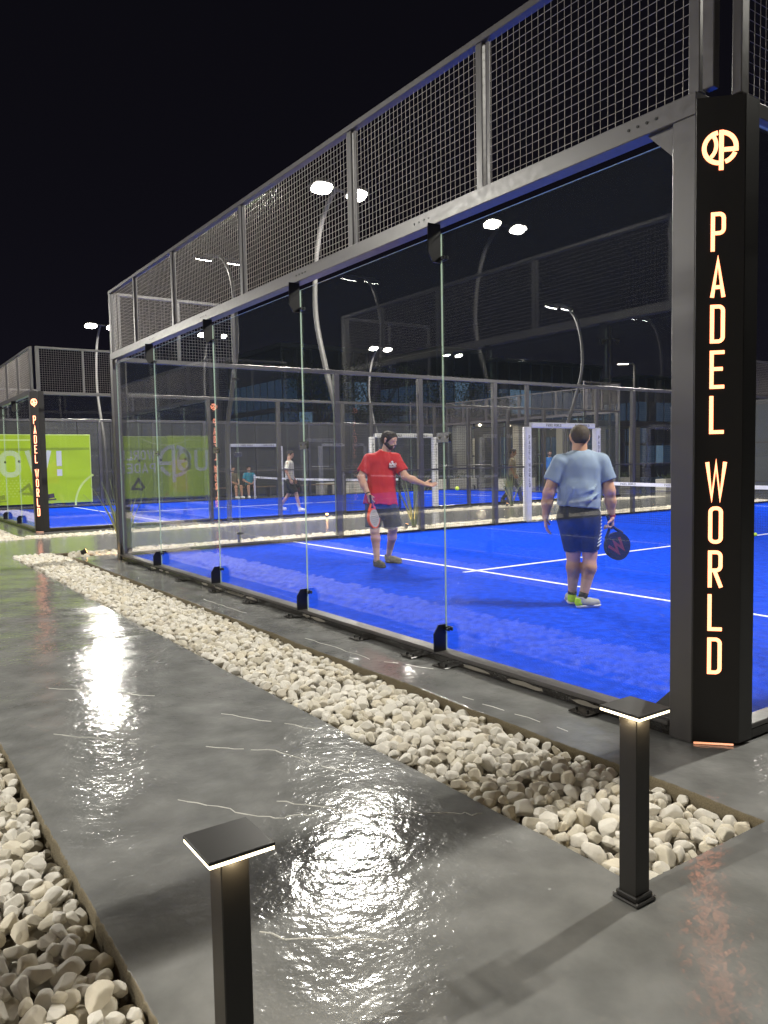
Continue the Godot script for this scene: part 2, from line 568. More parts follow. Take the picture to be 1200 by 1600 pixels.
func glass_fittings(w: Wall, s: float, top: float, parent: Node, detail: bool) -> void:
	# fins that stand out from the beams at a joint between two panes, with clamps across the joint
	for up in [false, true]:
		var y0 := 0.085 if not up else top + 0.06
		var y1 := 0.275 if not up else top - 0.2
		var sg := signf(y1 - y0)
		var poly: Array = [[0.008, y0], [0.115, y0], [0.115, y1 - sg * 0.06], [0.075, y1], [0.008, y1]]
		var mb := MB.new()
		for side in [-1.0, 1.0]:
			for i in range(1, 4):
				mb.tri(w.at(s + side * 0.004, poly[0][1], poly[0][0]), w.at(s + side * 0.004, poly[i][1], poly[i][0]), w.at(s + side * 0.004, poly[i + 1][1], poly[i + 1][0]), w.a * side, w.a * side, w.a * side)
		for i in 5:
			var p: Array = poly[i]
			var q: Array = poly[(i + 1) % 5]
			var c: Vector3 = w.at(s, (y0 + y1) * 0.5, 0.06)
			var mid: Vector3 = (w.at(s, p[1], p[0]) + w.at(s, q[1], q[0])) * 0.5
			mb.quad(w.at(s - 0.004, p[1], p[0]), w.at(s + 0.004, p[1], p[0]), w.at(s + 0.004, q[1], q[0]), w.at(s - 0.004, q[1], q[0]), (mid - c).normalized())
		var fin := part("bracket", mb, M.black_plate, parent)
		var yc := y1 - sg * 0.03
		for q in [[0.0075, 0.02], [-0.02, -0.0075]]:
			wpart("clamp", w, [[s - 0.055, s + 0.055, yc - 0.014, yc + 0.014, q[0], q[1]]], M.black_plate, fin)
		if detail:
			for k in [-1.0, 1.0]:
				var bm := MB.new()
				bm.cyl(w.at(s + k * 0.036, yc, 0.0205), w.at(s + k * 0.036, yc, 0.027), 0.008)
				part("bolt", bm, M.steel_bolt, fin)
	# clear-edged steel plate at mid height
	wpart("joint_plate", w, [[s - 0.07, s + 0.07, 1.565, 1.635, -0.0115, -0.0075]], M.clamp_steel, parent, 0.002)
	var pl := wpart("joint_plate", w, [[s - 0.07, s + 0.07, 1.565, 1.635, 0.0075, 0.0115]], M.clamp_steel, parent, 0.002)
	for k in [-1.0, 1.0]:
		var b2 := MB.new()
		b2.cyl(w.at(s + k * 0.042, 1.6, 0.0118), w.at(s + k * 0.042, 1.6, 0.022), 0.012)
		part("bolt", b2, M.steel_bolt, pl)

func wall_of(c: Dictionary, which: String) -> Wall:
	var w := Wall.new()
	var sz: float = c.sz
	match which:
		"back":
			w.o = Vector3(c.x, 0, c.z); w.a = Vector3(-1, 0, 0); w.nn = Vector3(0, 0, -sz)
		"far":
			w.o = Vector3(c.x, 0, c.z + sz * 20.0); w.a = Vector3(-1, 0, 0); w.nn = Vector3(0, 0, sz)
		"right":
			w.o = Vector3(c.x, 0, c.z); w.a = Vector3(0, 0, sz); w.nn = Vector3(1, 0, 0)
		"left":
			w.o = Vector3(c.x - 10.2, 0, c.z); w.a = Vector3(0, 0, sz); w.nn = Vector3(-1, 0, 0)
	return w

const JOINTS := [0.23, 2.10, 4.13, 6.18, 8.22, 9.97]
const MESH_POSTS := [1.66, 3.21, 5.31, 7.35, 8.9]

func back_wall(c: Dictionary, which: String, label: String, detail := true) -> void:
	var w := wall_of(c, which)
	var t := thing("court_wall", label, "court wall", "glass walls of the padel courts", Transform3D(), "thing")
	wpart("base_beam", w, [[0.23, 9.97, 0.004, 0.056, -0.03, 0.045]], M.base_steel, t, 0.004)
	wpart("base_cap", w, [[0.232, 9.968, 0.058, 0.084, -0.05, 0.062]], M.dark_steel, t, 0.004)
	wpart("top_beam", w, [[0.1, 10.1, 3.06, 3.165, -0.05, 0.06]], M.dark_steel, t, 0.004)
	wpart("post", w, [[0.1, 0.228, 0.004, 3.058, -0.05, 0.06]], M.dark_steel, t, 0.004)
	wpart("post", w, [[9.972, 10.1, 0.004, 3.058, -0.05, 0.06]], M.dark_steel, t, 0.004)
	for i in 5:
		glass_pane(w, JOINTS[i] + 0.002, JOINTS[i + 1] - 0.002, 0.086, 3.0, t)
	for i in range(1, 5):
		glass_fittings(w, JOINTS[i], 3.0, t, detail)
	# gussets in the upper corners
	for e in [[0.23, 1.0], [9.97, -1.0]]:
		for low in ([false, true] if detail else [false]):
			var mb := MB.new()
			var yb := 3.058 if not low else 0.086
			var yo := -0.16 if not low else 0.16
			var p0: float = e[0]
			var p1: float = e[0] + e[1] * 0.16
			for d in [0.022, 0.03]:
				mb.tri(w.at(p0, yb, d), w.at(p1, yb, d), w.at(p0, yb + yo, d), w.nn * (1.0 if d > 0.025 else -1.0), w.nn * (1.0 if d > 0.025 else -1.0), w.nn * (1.0 if d > 0.025 else -1.0))
			mb.quad(w.at(p1, yb, 0.022), w.at(p1, yb, 0.03), w.at(p0, yb + yo, 0.03), w.at(p0, yb + yo, 0.022), (w.a * e[1] - Vector3.UP * signf(-yo)).normalized())
			part("gusset", mb, M.dark_steel, t)
	# wire mesh storey
	var posts: Array = [0.13] + MESH_POSTS + [10.07]
	for i in posts.size():
		var s: float = posts[i]
		wpart("mesh_post", w, [[s - 0.03, s + 0.03, 3.167, 4.068, -0.02, 0.035]], M.dark_steel, t, 0.004)
		if i > 0:
			wire_panel("wire_mesh", w, posts[i - 1] + 0.03, s - 0.03, 3.168, 4.068, M.fence_wire, t)
	for i in range(1, posts.size() - 1):
		wpart("edge_strip", w, [[posts[i] - 0.075, posts[i] - 0.04, 3.17, 4.06, 0.004, 0.012]], M.dark_steel, t, 0.001)
	wpart("top_rail", w, [[0.1, 10.1, 4.07, 4.115, -0.025, 0.04]], M.dark_steel, t, 0.004)
	if not detail:
		return
	# splice bolts, anchor plates, worn patches
	for s in [0.4, 2.24, 4.0, 6.3, 8.1]:
		for k in 4:
			var mb := MB.new()
			mb.cyl(w.at(s + k * 0.055 - 0.08, 3.115, 0.0605), w.at(s + k * 0.055 - 0.08, 3.115, 0.064), 0.008)
			part("splice_bolt", mb, M.black_plate, t)
	var rng := RandomNumberGenerator.new()
	rng.seed = 12
	for s in [0.75, 2.0, 2.38, 3.1, 4.25, 5.2, 6.1, 7.2, 8.4, 9.3]:
		var ap := wpart("anchor_plate", w, [[s - 0.07, s + 0.07, 0.003, 0.011, 0.047, 0.16]], M.base_steel, t, 0.002)
		for k in [-0.04, 0.04]:
			var mb := MB.new()
			mb.cyl(w.at(s + k, 0.011, 0.12), w.at(s + k, 0.028, 0.12), 0.009, 6)
			part("bolt", mb, M.black_plate, ap)
	for i in 16:
		var s := rng.randf_range(0.3, 9.0)
		var ln := rng.randf_range(0.03, 0.22)
		var mb := MB.new()
		mb.xf = Transform3D(Basis(w.a, Vector3.UP, w.nn) , w.at(s, 0.03, 0))
		var poly := PackedVector2Array()
		for k in 12:
			var a := TAU * k / 12
			poly.append(Vector2(cos(a) * ln * rng.randf_range(0.7, 1.0), sin(a) * 0.018 * rng.randf_range(0.45, 1.0)))
		var idx := Geometry2D.triangulate_polygon(poly)
		for q in range(0, idx.size(), 3):
			mb.tri(Vector3(poly[idx[q]].x, poly[idx[q]].y, 0.0468), Vector3(poly[idx[q + 1]].x, poly[idx[q + 1]].y, 0.0468), Vector3(poly[idx[q + 2]].x, poly[idx[q + 2]].y, 0.0468), Vector3.BACK, Vector3.BACK, Vector3.BACK)
		part("bare_patch", mb, M.bare_patch, t)

func side_wall(c: Dictionary, which: String, label: String, half := false) -> void:
	var w := wall_of(c, which)
	var t := thing("court_wall", label, "court wall", "side walls of the padel courts", Transform3D(), "thing")
	var dw: Material = M.court_wire
	for q in [[0.1, 9.0], [11.24, 19.9]]:
		wpart("base_beam", w, [[q[0], q[1], 0.004, 0.056, -0.03, 0.045]], M.base_steel, t, 0.004)
	wpart("base_cap", w, [[0.1, 4.0, 0.058, 0.084, -0.05, 0.05]], M.dark_steel, t, 0.004)
	wpart("top_rail", w, [[0.1, 19.9, 3.06, 3.13, -0.03, 0.04]], M.dark_steel, t, 0.004)
	for g in [[0.12, 2.04], [2.06, 3.98], [16.02, 17.94], [17.96, 19.88]]:
		glass_pane(w, g[0], g[1], 0.086, 3.05, t)
	for s in [2.05, 17.95]:
		glass_fittings(w, s, 3.05, t, false)
	for s in [4.04, 5.98, 7.98, 12.6, 14.3, 15.96]:
		wpart("post", w, [[s - 0.05, s + 0.05, 0.004, 3.058, -0.04, 0.05]], M.dark_steel, t, 0.004)
	for s in [8.95, 11.25]:
		wpart("post", w, [[s - 0.04, s + 0.04, 0.004, 3.058, -0.03, 0.04]], M.dark_steel, t, 0.004)
	for g in [[4.09, 5.93], [6.03, 7.93], [8.03, 8.91], [11.29, 12.55], [12.65, 14.25], [14.35, 15.91]]:
		wire_panel("wire_mesh", w, g[0], g[1], 0.06, 3.058, dw, t, 0.0022)
		wpart("mid_rail", w, [[g[0], g[1], 1.24, 1.275, 0.006, 0.03]], M.dark_steel, t, 0.003)
	wire_panel("wire_mesh", w, 8.99, 11.21, 2.24, 3.058, dw, t, 0.0022)
	# wire storey over the first and last two metres
	for e in [[0.13, 2.03], [17.97, 19.87]]:
		wire_panel("wire_mesh", w, e[0] + 0.03, e[1] - 0.03, 3.132, 4.068, M.fence_wire, t)
		for s in [e[0], (e[0] + e[1]) * 0.5, e[1]]:
			wpart("mesh_post", w, [[s - 0.025, s + 0.025, 3.132, 4.068, -0.02, 0.03]], M.dark_steel, t, 0.004)
		wpart("upper_rail", w, [[e[0] - 0.03, e[1] + 0.03, 4.07, 4.115, -0.025, 0.04]], M.dark_steel, t, 0.004)
	# white padding round the doorway, lettered
	var fx := Vector3.UP.cross(w.nn)          # reading direction from outside
	var pads := [[8.95, "side"], [11.25, "side"], [10.1, "top"]]
	for p in pads:
		var pd: MeshInstance3D
		if p[1] == "side":
			pd = wpart("door_padding", w, [[p[0] - 0.08, p[0] + 0.08, 0.03, 2.14, -0.07, 0.08]], M.padding_white, t, 0.02)
		else:
			pd = wpart("door_padding", w, [[9.05, 11.15, 2.12, 2.24, -0.06, 0.07]], M.padding_white, t, 0.02)
		var mb := MB.new()
		for sg in [1.0, -1.0]:
			var out: Vector3 = w.nn * sg
			var rx: Vector3 = fx * sg
			if p[1] == "side":
				words(mb, "PADEL WORLD", Transform3D(Basis(rx, Vector3.UP, out), w.at(p[0], 1.95, 0.0815 if sg > 0 else -0.0715)), 0.085, 0.0, 0.001, true, 0.55)
			else:
				for q in [9.75, 10.7]:
					words(mb, "PADEL WORLD", Transform3D(Basis(rx, Vector3.UP, out), w.at(q, 2.15, 0.0715 if sg > 0 else -0.0615) - rx * 0.26), 0.06, 0.0, 0.001, false, 0.6)
		part("lettering", mb, M.print_black, pd)

func court_turf(c: Dictionary, label: String) -> void:
	var sz: float = c.sz
	var t := thing("court_turf", label, "", "blue turf of the courts", Transform3D(), "structure")
	var mb := MB.new()
	mb.box(Vector3(c.x - 0.055, 0.008, c.z + sz * 0.055), Vector3(c.x - 10.145, 0.03, c.z + sz * 19.945))
	part("turf", mb, M.blue_turf, t)
	for l in [[0.06, 10.14, 3.03, 3.08], [0.06, 10.14, 16.92, 16.97], [5.2, 5.25, 2.83, 9.9], [5.2, 5.25, 10.1, 17.17]]:
		var b := MB.new()
		var y := 0.034 if l[1] - l[0] > 1.0 else 0.0365
		b.box(Vector3(c.x - l[0], 0.03, c.z + sz * l[2]), Vector3(c.x - l[1], y, c.z + sz * l[3]))
		part("line", b, M.white_line, t)

func net(c: Dictionary, label: String) -> void:
	var t := thing("court_net", label, "net", "nets of the padel courts")
	var z: float = c.z + c.sz * 10.0
	var x0: float = c.x - 0.12
	var x1: float = c.x - 10.08
	for x in [x0, x1]:
		var mb := MB.new()
		mb.cyl(Vector3(x, 0.03, z), Vector3(x, 1.0, z), 0.04)
		part("net_post", mb, M.padding_white if x == x1 else M.black_paint, t)
	var cords := MB.new()
	var k := int((x0 - x1) / 0.045)
	for i in k:
		var x := lerpf(x0, x1, float(i) / k)
		var sag := 0.05 * (1.0 - pow(absf(2.0 * i / k - 1.0), 2.0))
		cords.wire(Vector3(x, 0.04, z), Vector3(x, 0.91 - sag, z), 0.0014)
	for i in 18:
		cords.wire(Vector3(x0, 0.06 + i * 0.045, z), Vector3(x1, 0.06 + i * 0.045, z), 0.0014)
	part("netting", cords, M.net_cord, t).set_meta("kind", "stuff")
	var band := MB.new()
	var seg := 16
	for i in seg:
		var a := float(i) / seg
		var b := float(i + 1) / seg
		var ya := 0.93 - 0.05 * (1.0 - pow(absf(2.0 * a - 1.0), 2.0))
		var yb := 0.93 - 0.05 * (1.0 - pow(absf(2.0 * b - 1.0), 2.0))
		for sg in [-1.0, 1.0]:
			band.quad(Vector3(lerpf(x0, x1, a), ya - 0.07, z + sg * 0.006), Vector3(lerpf(x0, x1, b), yb - 0.07, z + sg * 0.006), Vector3(lerpf(x0, x1, b), yb, z + sg * 0.006), Vector3(lerpf(x0, x1, a), ya, z + sg * 0.006), Vector3(0, 0, sg))
		band.quad(Vector3(lerpf(x0, x1, a), ya, z - 0.006), Vector3(lerpf(x0, x1, b), yb, z - 0.006), Vector3(lerpf(x0, x1, b), yb, z + 0.006), Vector3(lerpf(x0, x1, a), ya, z + 0.006), Vector3.UP)
	var bd := part("net_band", band, M.net_band, t)
	var tx := MB.new()
	for i in 9:
		var f := 0.05 + i * 0.108
		var x := lerpf(x1, x0, f)
		var y := 0.93 - 0.05 * (1.0 - pow(absf(2.0 * f - 1.0), 2.0))
		words(tx, "PADEL WORLD", Transform3D(Basis(), Vector3(x, y - 0.056, z + 0.0065)), 0.042, 0.0, 0.0008, false, 0.7)
	part("lettering", tx, M.print_black, bd)

# corner cover, lit letters on its diagonal face; corner of court at (x, z), the face looks to (dx, dz)
func sign_pillar(x: float, z: float, dx: float, dz: float, label: String, lettered := true) -> void:
	var t := thing("sign_pillar", label, "pillar", "lettered corner pillars of the courts", Transform3D(Basis(), Vector3(x, 0, z)))
	# outline in the (along x outward, along z outward) quadrant
	var pts := [Vector2(-0.1, 0.064), Vector2(-0.1, 0.058), Vector2(-0.1, -0.02), Vector2(-0.04, -0.1), Vector2(0.02, -0.2), Vector2(0.066, -0.2), Vector2(0.066, -0.083), Vector2(-0.093, 0.064)]
	var poly := PackedVector2Array()
	for p in [Vector2(-0.0985, 0.0625), Vector2(-0.093, 0.0635), Vector2(0.0635, -0.084), Vector2(0.0645, -0.09), Vector2(0.0645, -0.2), Vector2(0.02, -0.2), Vector2(-0.0985, 0.0)]:
		poly.append(Vector2(p.x * dx, p.y * dz))
	var mb := MB.new()
	# extrude upright: local xy -> world x,z ; local z -> world y
	mb.xf = Transform3D(Basis(Vector3(1, 0, 0), Vector3(0, 0, 1), Vector3(0, 1, 0)), Vector3.ZERO)
	mb.prism(poly, 0.02, 3.125)
	part("cover", mb, M.cover_paint, t)
	var cap := MB.new()
	cap.box(Vector3(-0.09 * dx, 3.168, -0.02 * dz), Vector3(-0.03 * dx, 4.115, 0.03 * dz), 0.004)
	part("upper_post", cap, M.dark_steel, t)
	var cap2 := MB.new()
	cap2.box(Vector3(0.0 * dx, 3.135, -0.13 * dz), Vector3(0.05 * dx, 4.115, -0.07 * dz), 0.004)
	part("upper_post", cap2, M.dark_steel, t)
	var foot := MB.new()
	foot.box(Vector3(-0.085 * dx, 0.003, -0.03 * dz), Vector3(0.0 * dx, 0.019, -0.19 * dz))
	part("foot", foot, M.base_steel, t)
	if not lettered:
		return
	var fa := Vector3(-0.093 * dx, 0, 0.0635 * dz)
	var fb := Vector3(0.0635 * dx, 0, -0.084 * dz)
	var nn := Vector3((0.0635 + 0.084) * dx, 0, (0.093 + 0.0635) * dz).normalized()
	var rx := Vector3.UP.cross(nn)
	var mid := (fa + fb) * 0.5
	var H := 0.182
	var text := "PADELWORLD"
	for i in 10:
		var y := 2.591 - 0.2165 * i if i < 5 else 1.407 - 0.2155 * (i - 5)
		var ch := text[i]
		var wd := 0.096 if ch == "W" else 0.066
		var b := MB.new()
		letter(b, ch, Transform3D(Basis(rx, Vector3.UP, nn), mid + nn * 0.0006 + Vector3.UP * (y - H) - rx * (wd * 0.5 + 0.008)), wd, H, 0.0175, 0.0, 0.0025)
		part("letter", b, M.letter_glow, t)
	var lg := MB.new()
	logo(lg, Transform3D(Basis(rx, Vector3.UP, nn), mid + nn * 0.0006 + Vector3.UP * 2.888 - rx * 0.004), 0.08, 0.02, 0.0, 0.0025)
	part("logo", lg, M.letter_glow, t)
	# the strip of light under the cover
	var led := MB.new()
	led.xf = Transform3D(Basis(rx, Vector3.UP, nn), mid + Vector3.UP * 0.0)
	led.box(Vector3(-0.1, 0.006, -0.006), Vector3(0.085, 0.014, -0.0015))
	part("light_strip", led, M.foot_glow, t)

# curved mast with two floodlight heads; out is the direction away from its court
func flood_pole(x: float, z: float, out: float, label: String) -> void:
	var t := thing("floodlight_pole", label, "floodlight", "curved floodlight poles beside the courts", Transform3D(Basis(), Vector3(x, 0, z)))
	var crv := Curve3D.new()
	for p in [[0.0, 0.0], [0.0, 1.6], [0.06, 2.4], [0.42, 3.3], [0.74, 4.3], [0.72, 5.2], [0.5, 5.95], [0.16, 6.38], [-0.12, 6.55]]:
		crv.add_point(Vector3(p[0] * out, p[1], 0))
	for i in crv.point_count:
		var a := crv.get_point_position(maxi(i - 1, 0))
		var b := crv.get_point_position(mini(i + 1, crv.point_count - 1))
		crv.set_point_in(i, (a - b) / 6.0)
		crv.set_point_out(i, (b - a) / 6.0)
	var pts := []
	var rad := []
	for i in 41:
		var f := float(i) / 40
		pts.append(crv.sample_baked(crv.get_baked_length() * f, true))
		rad.append(lerpf(0.066, 0.04, f))
	var mb := MB.new()
	mb.tube(pts, rad, 12)
	part("mast", mb, M.pole_steel, t)
	var base := MB.new()
	base.box(Vector3(-0.15, -0.02, -0.15), Vector3(0.15, 0.004, 0.15), 0.004)
	part("base_plate", base, M.dark_steel, t)
	var bar := MB.new()
	bar.cyl(Vector3(-0.12 * out, 6.53, -0.42), Vector3(-0.12 * out, 6.53, 0.42), 0.03)
	part("crossbar", bar, M.pole_steel, t)
	for s in [-1.0, 1.0]:
		var tilt := deg_to_rad(24.0)
		var dn := Vector3(-out * sin(tilt), -cos(tilt), 0)
		var xx := Vector3(0, 0, 1)
		var fr := Transform3D(Basis(xx, xx.cross(dn), -dn).orthonormalized(), Vector3(-0.24 * out, 6.46, s * 0.38))
		var h := Node3D.new()
		h.name = "floodlight_head"
		h.transform = fr
		t.add_child(h, true)
		var hb := MB.new()
		var oval := PackedVector2Array()
		var lens := PackedVector2Array()
		for k in 24:
			var a := TAU * k / 24
			var q := Vector2(signf(cos(a)) * pow(absf(cos(a)), 0.7), signf(sin(a)) * pow(absf(sin(a)), 0.7))
			oval.append(q * Vector2(0.23, 0.17))
			lens.append(q * Vector2(0.2, 0.145))
		hb.prism(oval, 0.0, 0.07)
		part("housing", hb, M.black_paint, h)
		var fc := MB.new()
		fc.prism(lens, -0.012, -0.002)
		part("light_face", fc, M.flood_face, h)
		var l := AreaLight3D.new()
		l.name = "flood_light"
		l.area_size = Vector2(0.27, 0.18)
		l.light_energy = FLOOD
		l.light_color = FLOOD_COLOR
		l.set("area_range", 60.0)
		l.set("area_attenuation", 2.0)
		l.shadow_enabled = true
		l.transform = Transform3D(Basis(), Vector3(0, 0, -0.02))
		h.add_child(l, true)
# ---------------------------------------------------------------- ground, walkway and gravel beds
# beds of white stones: x0, x1, z0, z1
const BEDS := [
	[[-11.5, 0.66, 0.55, 1.35], [-11.5, -10.7, -20.5, 0.55]],
	[[-11.5, 0.66, 2.87, 3.67], [-11.5, -10.7, 3.67, 24.5]],
	[[-27.0, -14.7, 0.55, 1.35], [-15.5, -14.7, -20.5, 0.55]],
	[[-27.0, -14.7, 2.87, 3.67], [-15.5, -14.7, 3.67, 24.5]],
]

func floor_h(x: float, z: float) -> float:
	var f := smoothstep(-12.0, -9.0, x) * smoothstep(4.5, 3.0, x) * smoothstep(-0.6, 0.3, z) * smoothstep(5.0, 4.2, z)
	if f <= 0.0:
		return 0.0
	var h := 0.0030 * sin(x * 3.1 + 0.6 * z + 0.4) + 0.0022 * sin(x * 6.7 - z * 2.3 + 1.7) + 0.0018 * sin(z * 5.1 + x * 1.3) + 0.0010 * sin(x * 11.3 + z * 7.9)
	return f * h

func floor_n(x: float, z: float) -> Vector3:
	var e := 0.01
	return Vector3(floor_h(x - e, z) - floor_h(x + e, z), 2.0 * e, floor_h(x, z - e) - floor_h(x, z + e)).normalized()

func steps(marks: Array, fine0: float, fine1: float, fine: float, coarse: float) -> Array:
	var o := []
	for i in marks.size() - 1:
		var a: float = marks[i]
		var b: float = marks[i + 1]
		var st := fine if (a + b) * 0.5 > fine0 and (a + b) * 0.5 < fine1 else coarse
		var k := maxi(1, int(ceil((b - a) / st)))
		for j in k:
			o.append(lerpf(a, b, float(j) / k))
	o.append(marks[-1])
	return o

func in_bed(x: float, z: float) -> bool:
	for bed in BEDS:
		for r in bed:
			if x > r[0] and x < r[1] and z > r[2] and z < r[3]:
				return true
	return false

func hash01(a: float, b: float) -> float:
	var s := sin(a * 127.1 + b * 311.7) * 43758.5453
	return s - floorf(s)

func build_ground() -> void:
	var g := MB.new()
	g.quad(Vector3(-500, -0.1, -500), Vector3(500, -0.1, -500), Vector3(500, -0.1, 500), Vector3(-500, -0.1, 500), Vector3.UP)
	var go := inst("ground", g.mesh(M.bed_soil), self)
	tag(go, "bare dark ground stretching away under everything", "", "", "structure")
	var xs := steps([-36, -27, -15.5, -14.7, -12, -11.5, -10.7, 0.66, 4, 14], -12.0, 4.0, 0.1, 1.0)
	var zs := steps([-42, -20.5, -0.6, 0.55, 1.35, 2.87, 3.67, 5.0, 24.5, 32], -0.6, 5.0, 0.1, 1.0)
	var top := MB.new()
	var rim := MB.new()
	for i in xs.size() - 1:
		for j in zs.size() - 1:
			var x0: float = xs[i]; var x1: float = xs[i + 1]
			var z0: float = zs[j]; var z1: float = zs[j + 1]
			var cx := (x0 + x1) * 0.5
			var cz := (z0 + z1) * 0.5
			if in_bed(cx, cz):
				continue
			top.quadn(Vector3(x0, floor_h(x0, z0), z0), Vector3(x1, floor_h(x1, z0), z0), Vector3(x1, floor_h(x1, z1), z1), Vector3(x0, floor_h(x0, z1), z1), floor_n(x0, z0), floor_n(x1, z0), floor_n(x1, z1), floor_n(x0, z1))
			for e in [[x0, z0, x1, z0, 0.0, -1.0], [x0, z1, x1, z1, 0.0, 1.0], [x0, z0, x0, z1, -1.0, 0.0], [x1, z0, x1, z1, 1.0, 0.0]]:
				if not in_bed(cx + e[4] * (x1 - x0), cz + e[5] * (z1 - z0)) and not in_bed(cx + e[4] * ((x1 - x0) * 0.5 + 0.02), cz + e[5] * ((z1 - z0) * 0.5 + 0.02)):
					continue
				var near := cx > -4.0 and cz > 0.0
				var k := 6 if near else 1
				var out := Vector3(e[4], 0, e[5])
				for q in k:
					var pr := []
					for f in [float(q) / k, float(q + 1) / k]:
						var x := lerpf(e[0], e[2], f)
						var z := lerpf(e[1], e[3], f)
						var y := floor_h(x, z)
						var jit := 0.002 + 0.011 * pow(hash01(x * 3.7 + 1.0, z * 5.3), 2.0)
						var p := Vector3(x, y, z)
						pr.append([p, p + out * jit * 0.6 + Vector3.DOWN * 0.0025, p + out * jit + Vector3.DOWN * (0.012 + 0.01 * hash01(z * 9.0, x * 2.0)), Vector3(x, -0.1, z) + out * (jit * 0.5 + 0.004)])
					var a: Array = pr[0]
					var b: Array = pr[1]
					var nm := (out * 0.6 + Vector3.UP).normalized()
					top.quadn(a[0], b[0], b[1], a[1], Vector3.UP, Vector3.UP, nm, nm)
					rim.quadn(a[1], b[1], b[2], a[2], nm, nm, out, out)
					rim.quad(a[2], b[2], b[3], a[3], out)
	var am := ArrayMesh.new()
	top.into(am, M.floor_coating)
	rim.into(am, M.raw_concrete)
	var w := inst("walkway", am, self)
	tag(w, "glossy grey coated concrete walkway between the courts", "", "", "structure")
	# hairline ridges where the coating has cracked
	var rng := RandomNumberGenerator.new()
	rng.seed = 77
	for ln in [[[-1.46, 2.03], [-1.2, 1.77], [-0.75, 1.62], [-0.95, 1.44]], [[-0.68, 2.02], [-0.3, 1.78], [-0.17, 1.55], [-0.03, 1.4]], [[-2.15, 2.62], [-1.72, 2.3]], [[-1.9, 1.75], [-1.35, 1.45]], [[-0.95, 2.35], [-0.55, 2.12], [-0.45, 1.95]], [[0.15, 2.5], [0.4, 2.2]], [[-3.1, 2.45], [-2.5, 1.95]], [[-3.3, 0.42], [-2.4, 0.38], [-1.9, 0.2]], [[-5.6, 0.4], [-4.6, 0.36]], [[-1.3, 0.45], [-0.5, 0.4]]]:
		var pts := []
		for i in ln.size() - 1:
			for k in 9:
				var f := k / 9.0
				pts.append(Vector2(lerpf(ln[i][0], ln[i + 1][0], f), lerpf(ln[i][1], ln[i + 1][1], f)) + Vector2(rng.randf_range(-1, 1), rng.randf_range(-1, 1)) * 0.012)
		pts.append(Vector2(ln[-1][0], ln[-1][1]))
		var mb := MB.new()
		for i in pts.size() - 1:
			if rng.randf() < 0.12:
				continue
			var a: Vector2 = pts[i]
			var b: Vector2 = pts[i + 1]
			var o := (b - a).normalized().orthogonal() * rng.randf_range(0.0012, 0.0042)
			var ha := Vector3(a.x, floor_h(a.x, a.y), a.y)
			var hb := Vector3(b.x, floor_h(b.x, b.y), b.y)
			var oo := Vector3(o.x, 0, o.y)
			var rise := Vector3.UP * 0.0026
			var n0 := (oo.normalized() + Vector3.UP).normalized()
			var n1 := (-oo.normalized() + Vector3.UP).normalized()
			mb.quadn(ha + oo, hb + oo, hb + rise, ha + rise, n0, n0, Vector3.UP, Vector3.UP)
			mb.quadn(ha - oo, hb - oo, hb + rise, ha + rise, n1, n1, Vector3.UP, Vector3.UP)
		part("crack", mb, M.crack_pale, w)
	build_beds()

func ico(sub: int) -> Array:
	var t := (1.0 + sqrt(5.0)) / 2.0
	var v := []
	for p in [[-1, t, 0], [1, t, 0], [-1, -t, 0], [1, -t, 0], [0, -1, t], [0, 1, t], [0, -1, -t], [0, 1, -t], [t, 0, -1], [t, 0, 1], [-t, 0, -1], [-t, 0, 1]]:
		v.append(Vector3(p[0], p[1], p[2]).normalized())
	var f := [[0, 11, 5], [0, 5, 1], [0, 1, 7], [0, 7, 10], [0, 10, 11], [1, 5, 9], [5, 11, 4], [11, 10, 2], [10, 7, 6], [7, 1, 8], [3, 9, 4], [3, 4, 2], [3, 2, 6], [3, 6, 8], [3, 8, 9], [4, 9, 5], [2, 4, 11], [6, 2, 10], [8, 6, 7], [9, 8, 1]]
	for s in sub:
		var mid := {}
		var nf := []
		for q in f:
			var m := []
			for k in 3:
				var a: int = mini(q[k], q[(k + 1) % 3])
				var b: int = maxi(q[k], q[(k + 1) % 3])
				var key := a * 100000 + b
				if not mid.has(key):
					mid[key] = v.size()
					v.append(((v[a] + v[b]) * 0.5).normalized())
				m.append(mid[key])
			nf.append([q[0], m[0], m[2]]); nf.append([q[1], m[1], m[0]]); nf.append([q[2], m[2], m[1]]); nf.append(m)
		f = nf
	return [v, f]

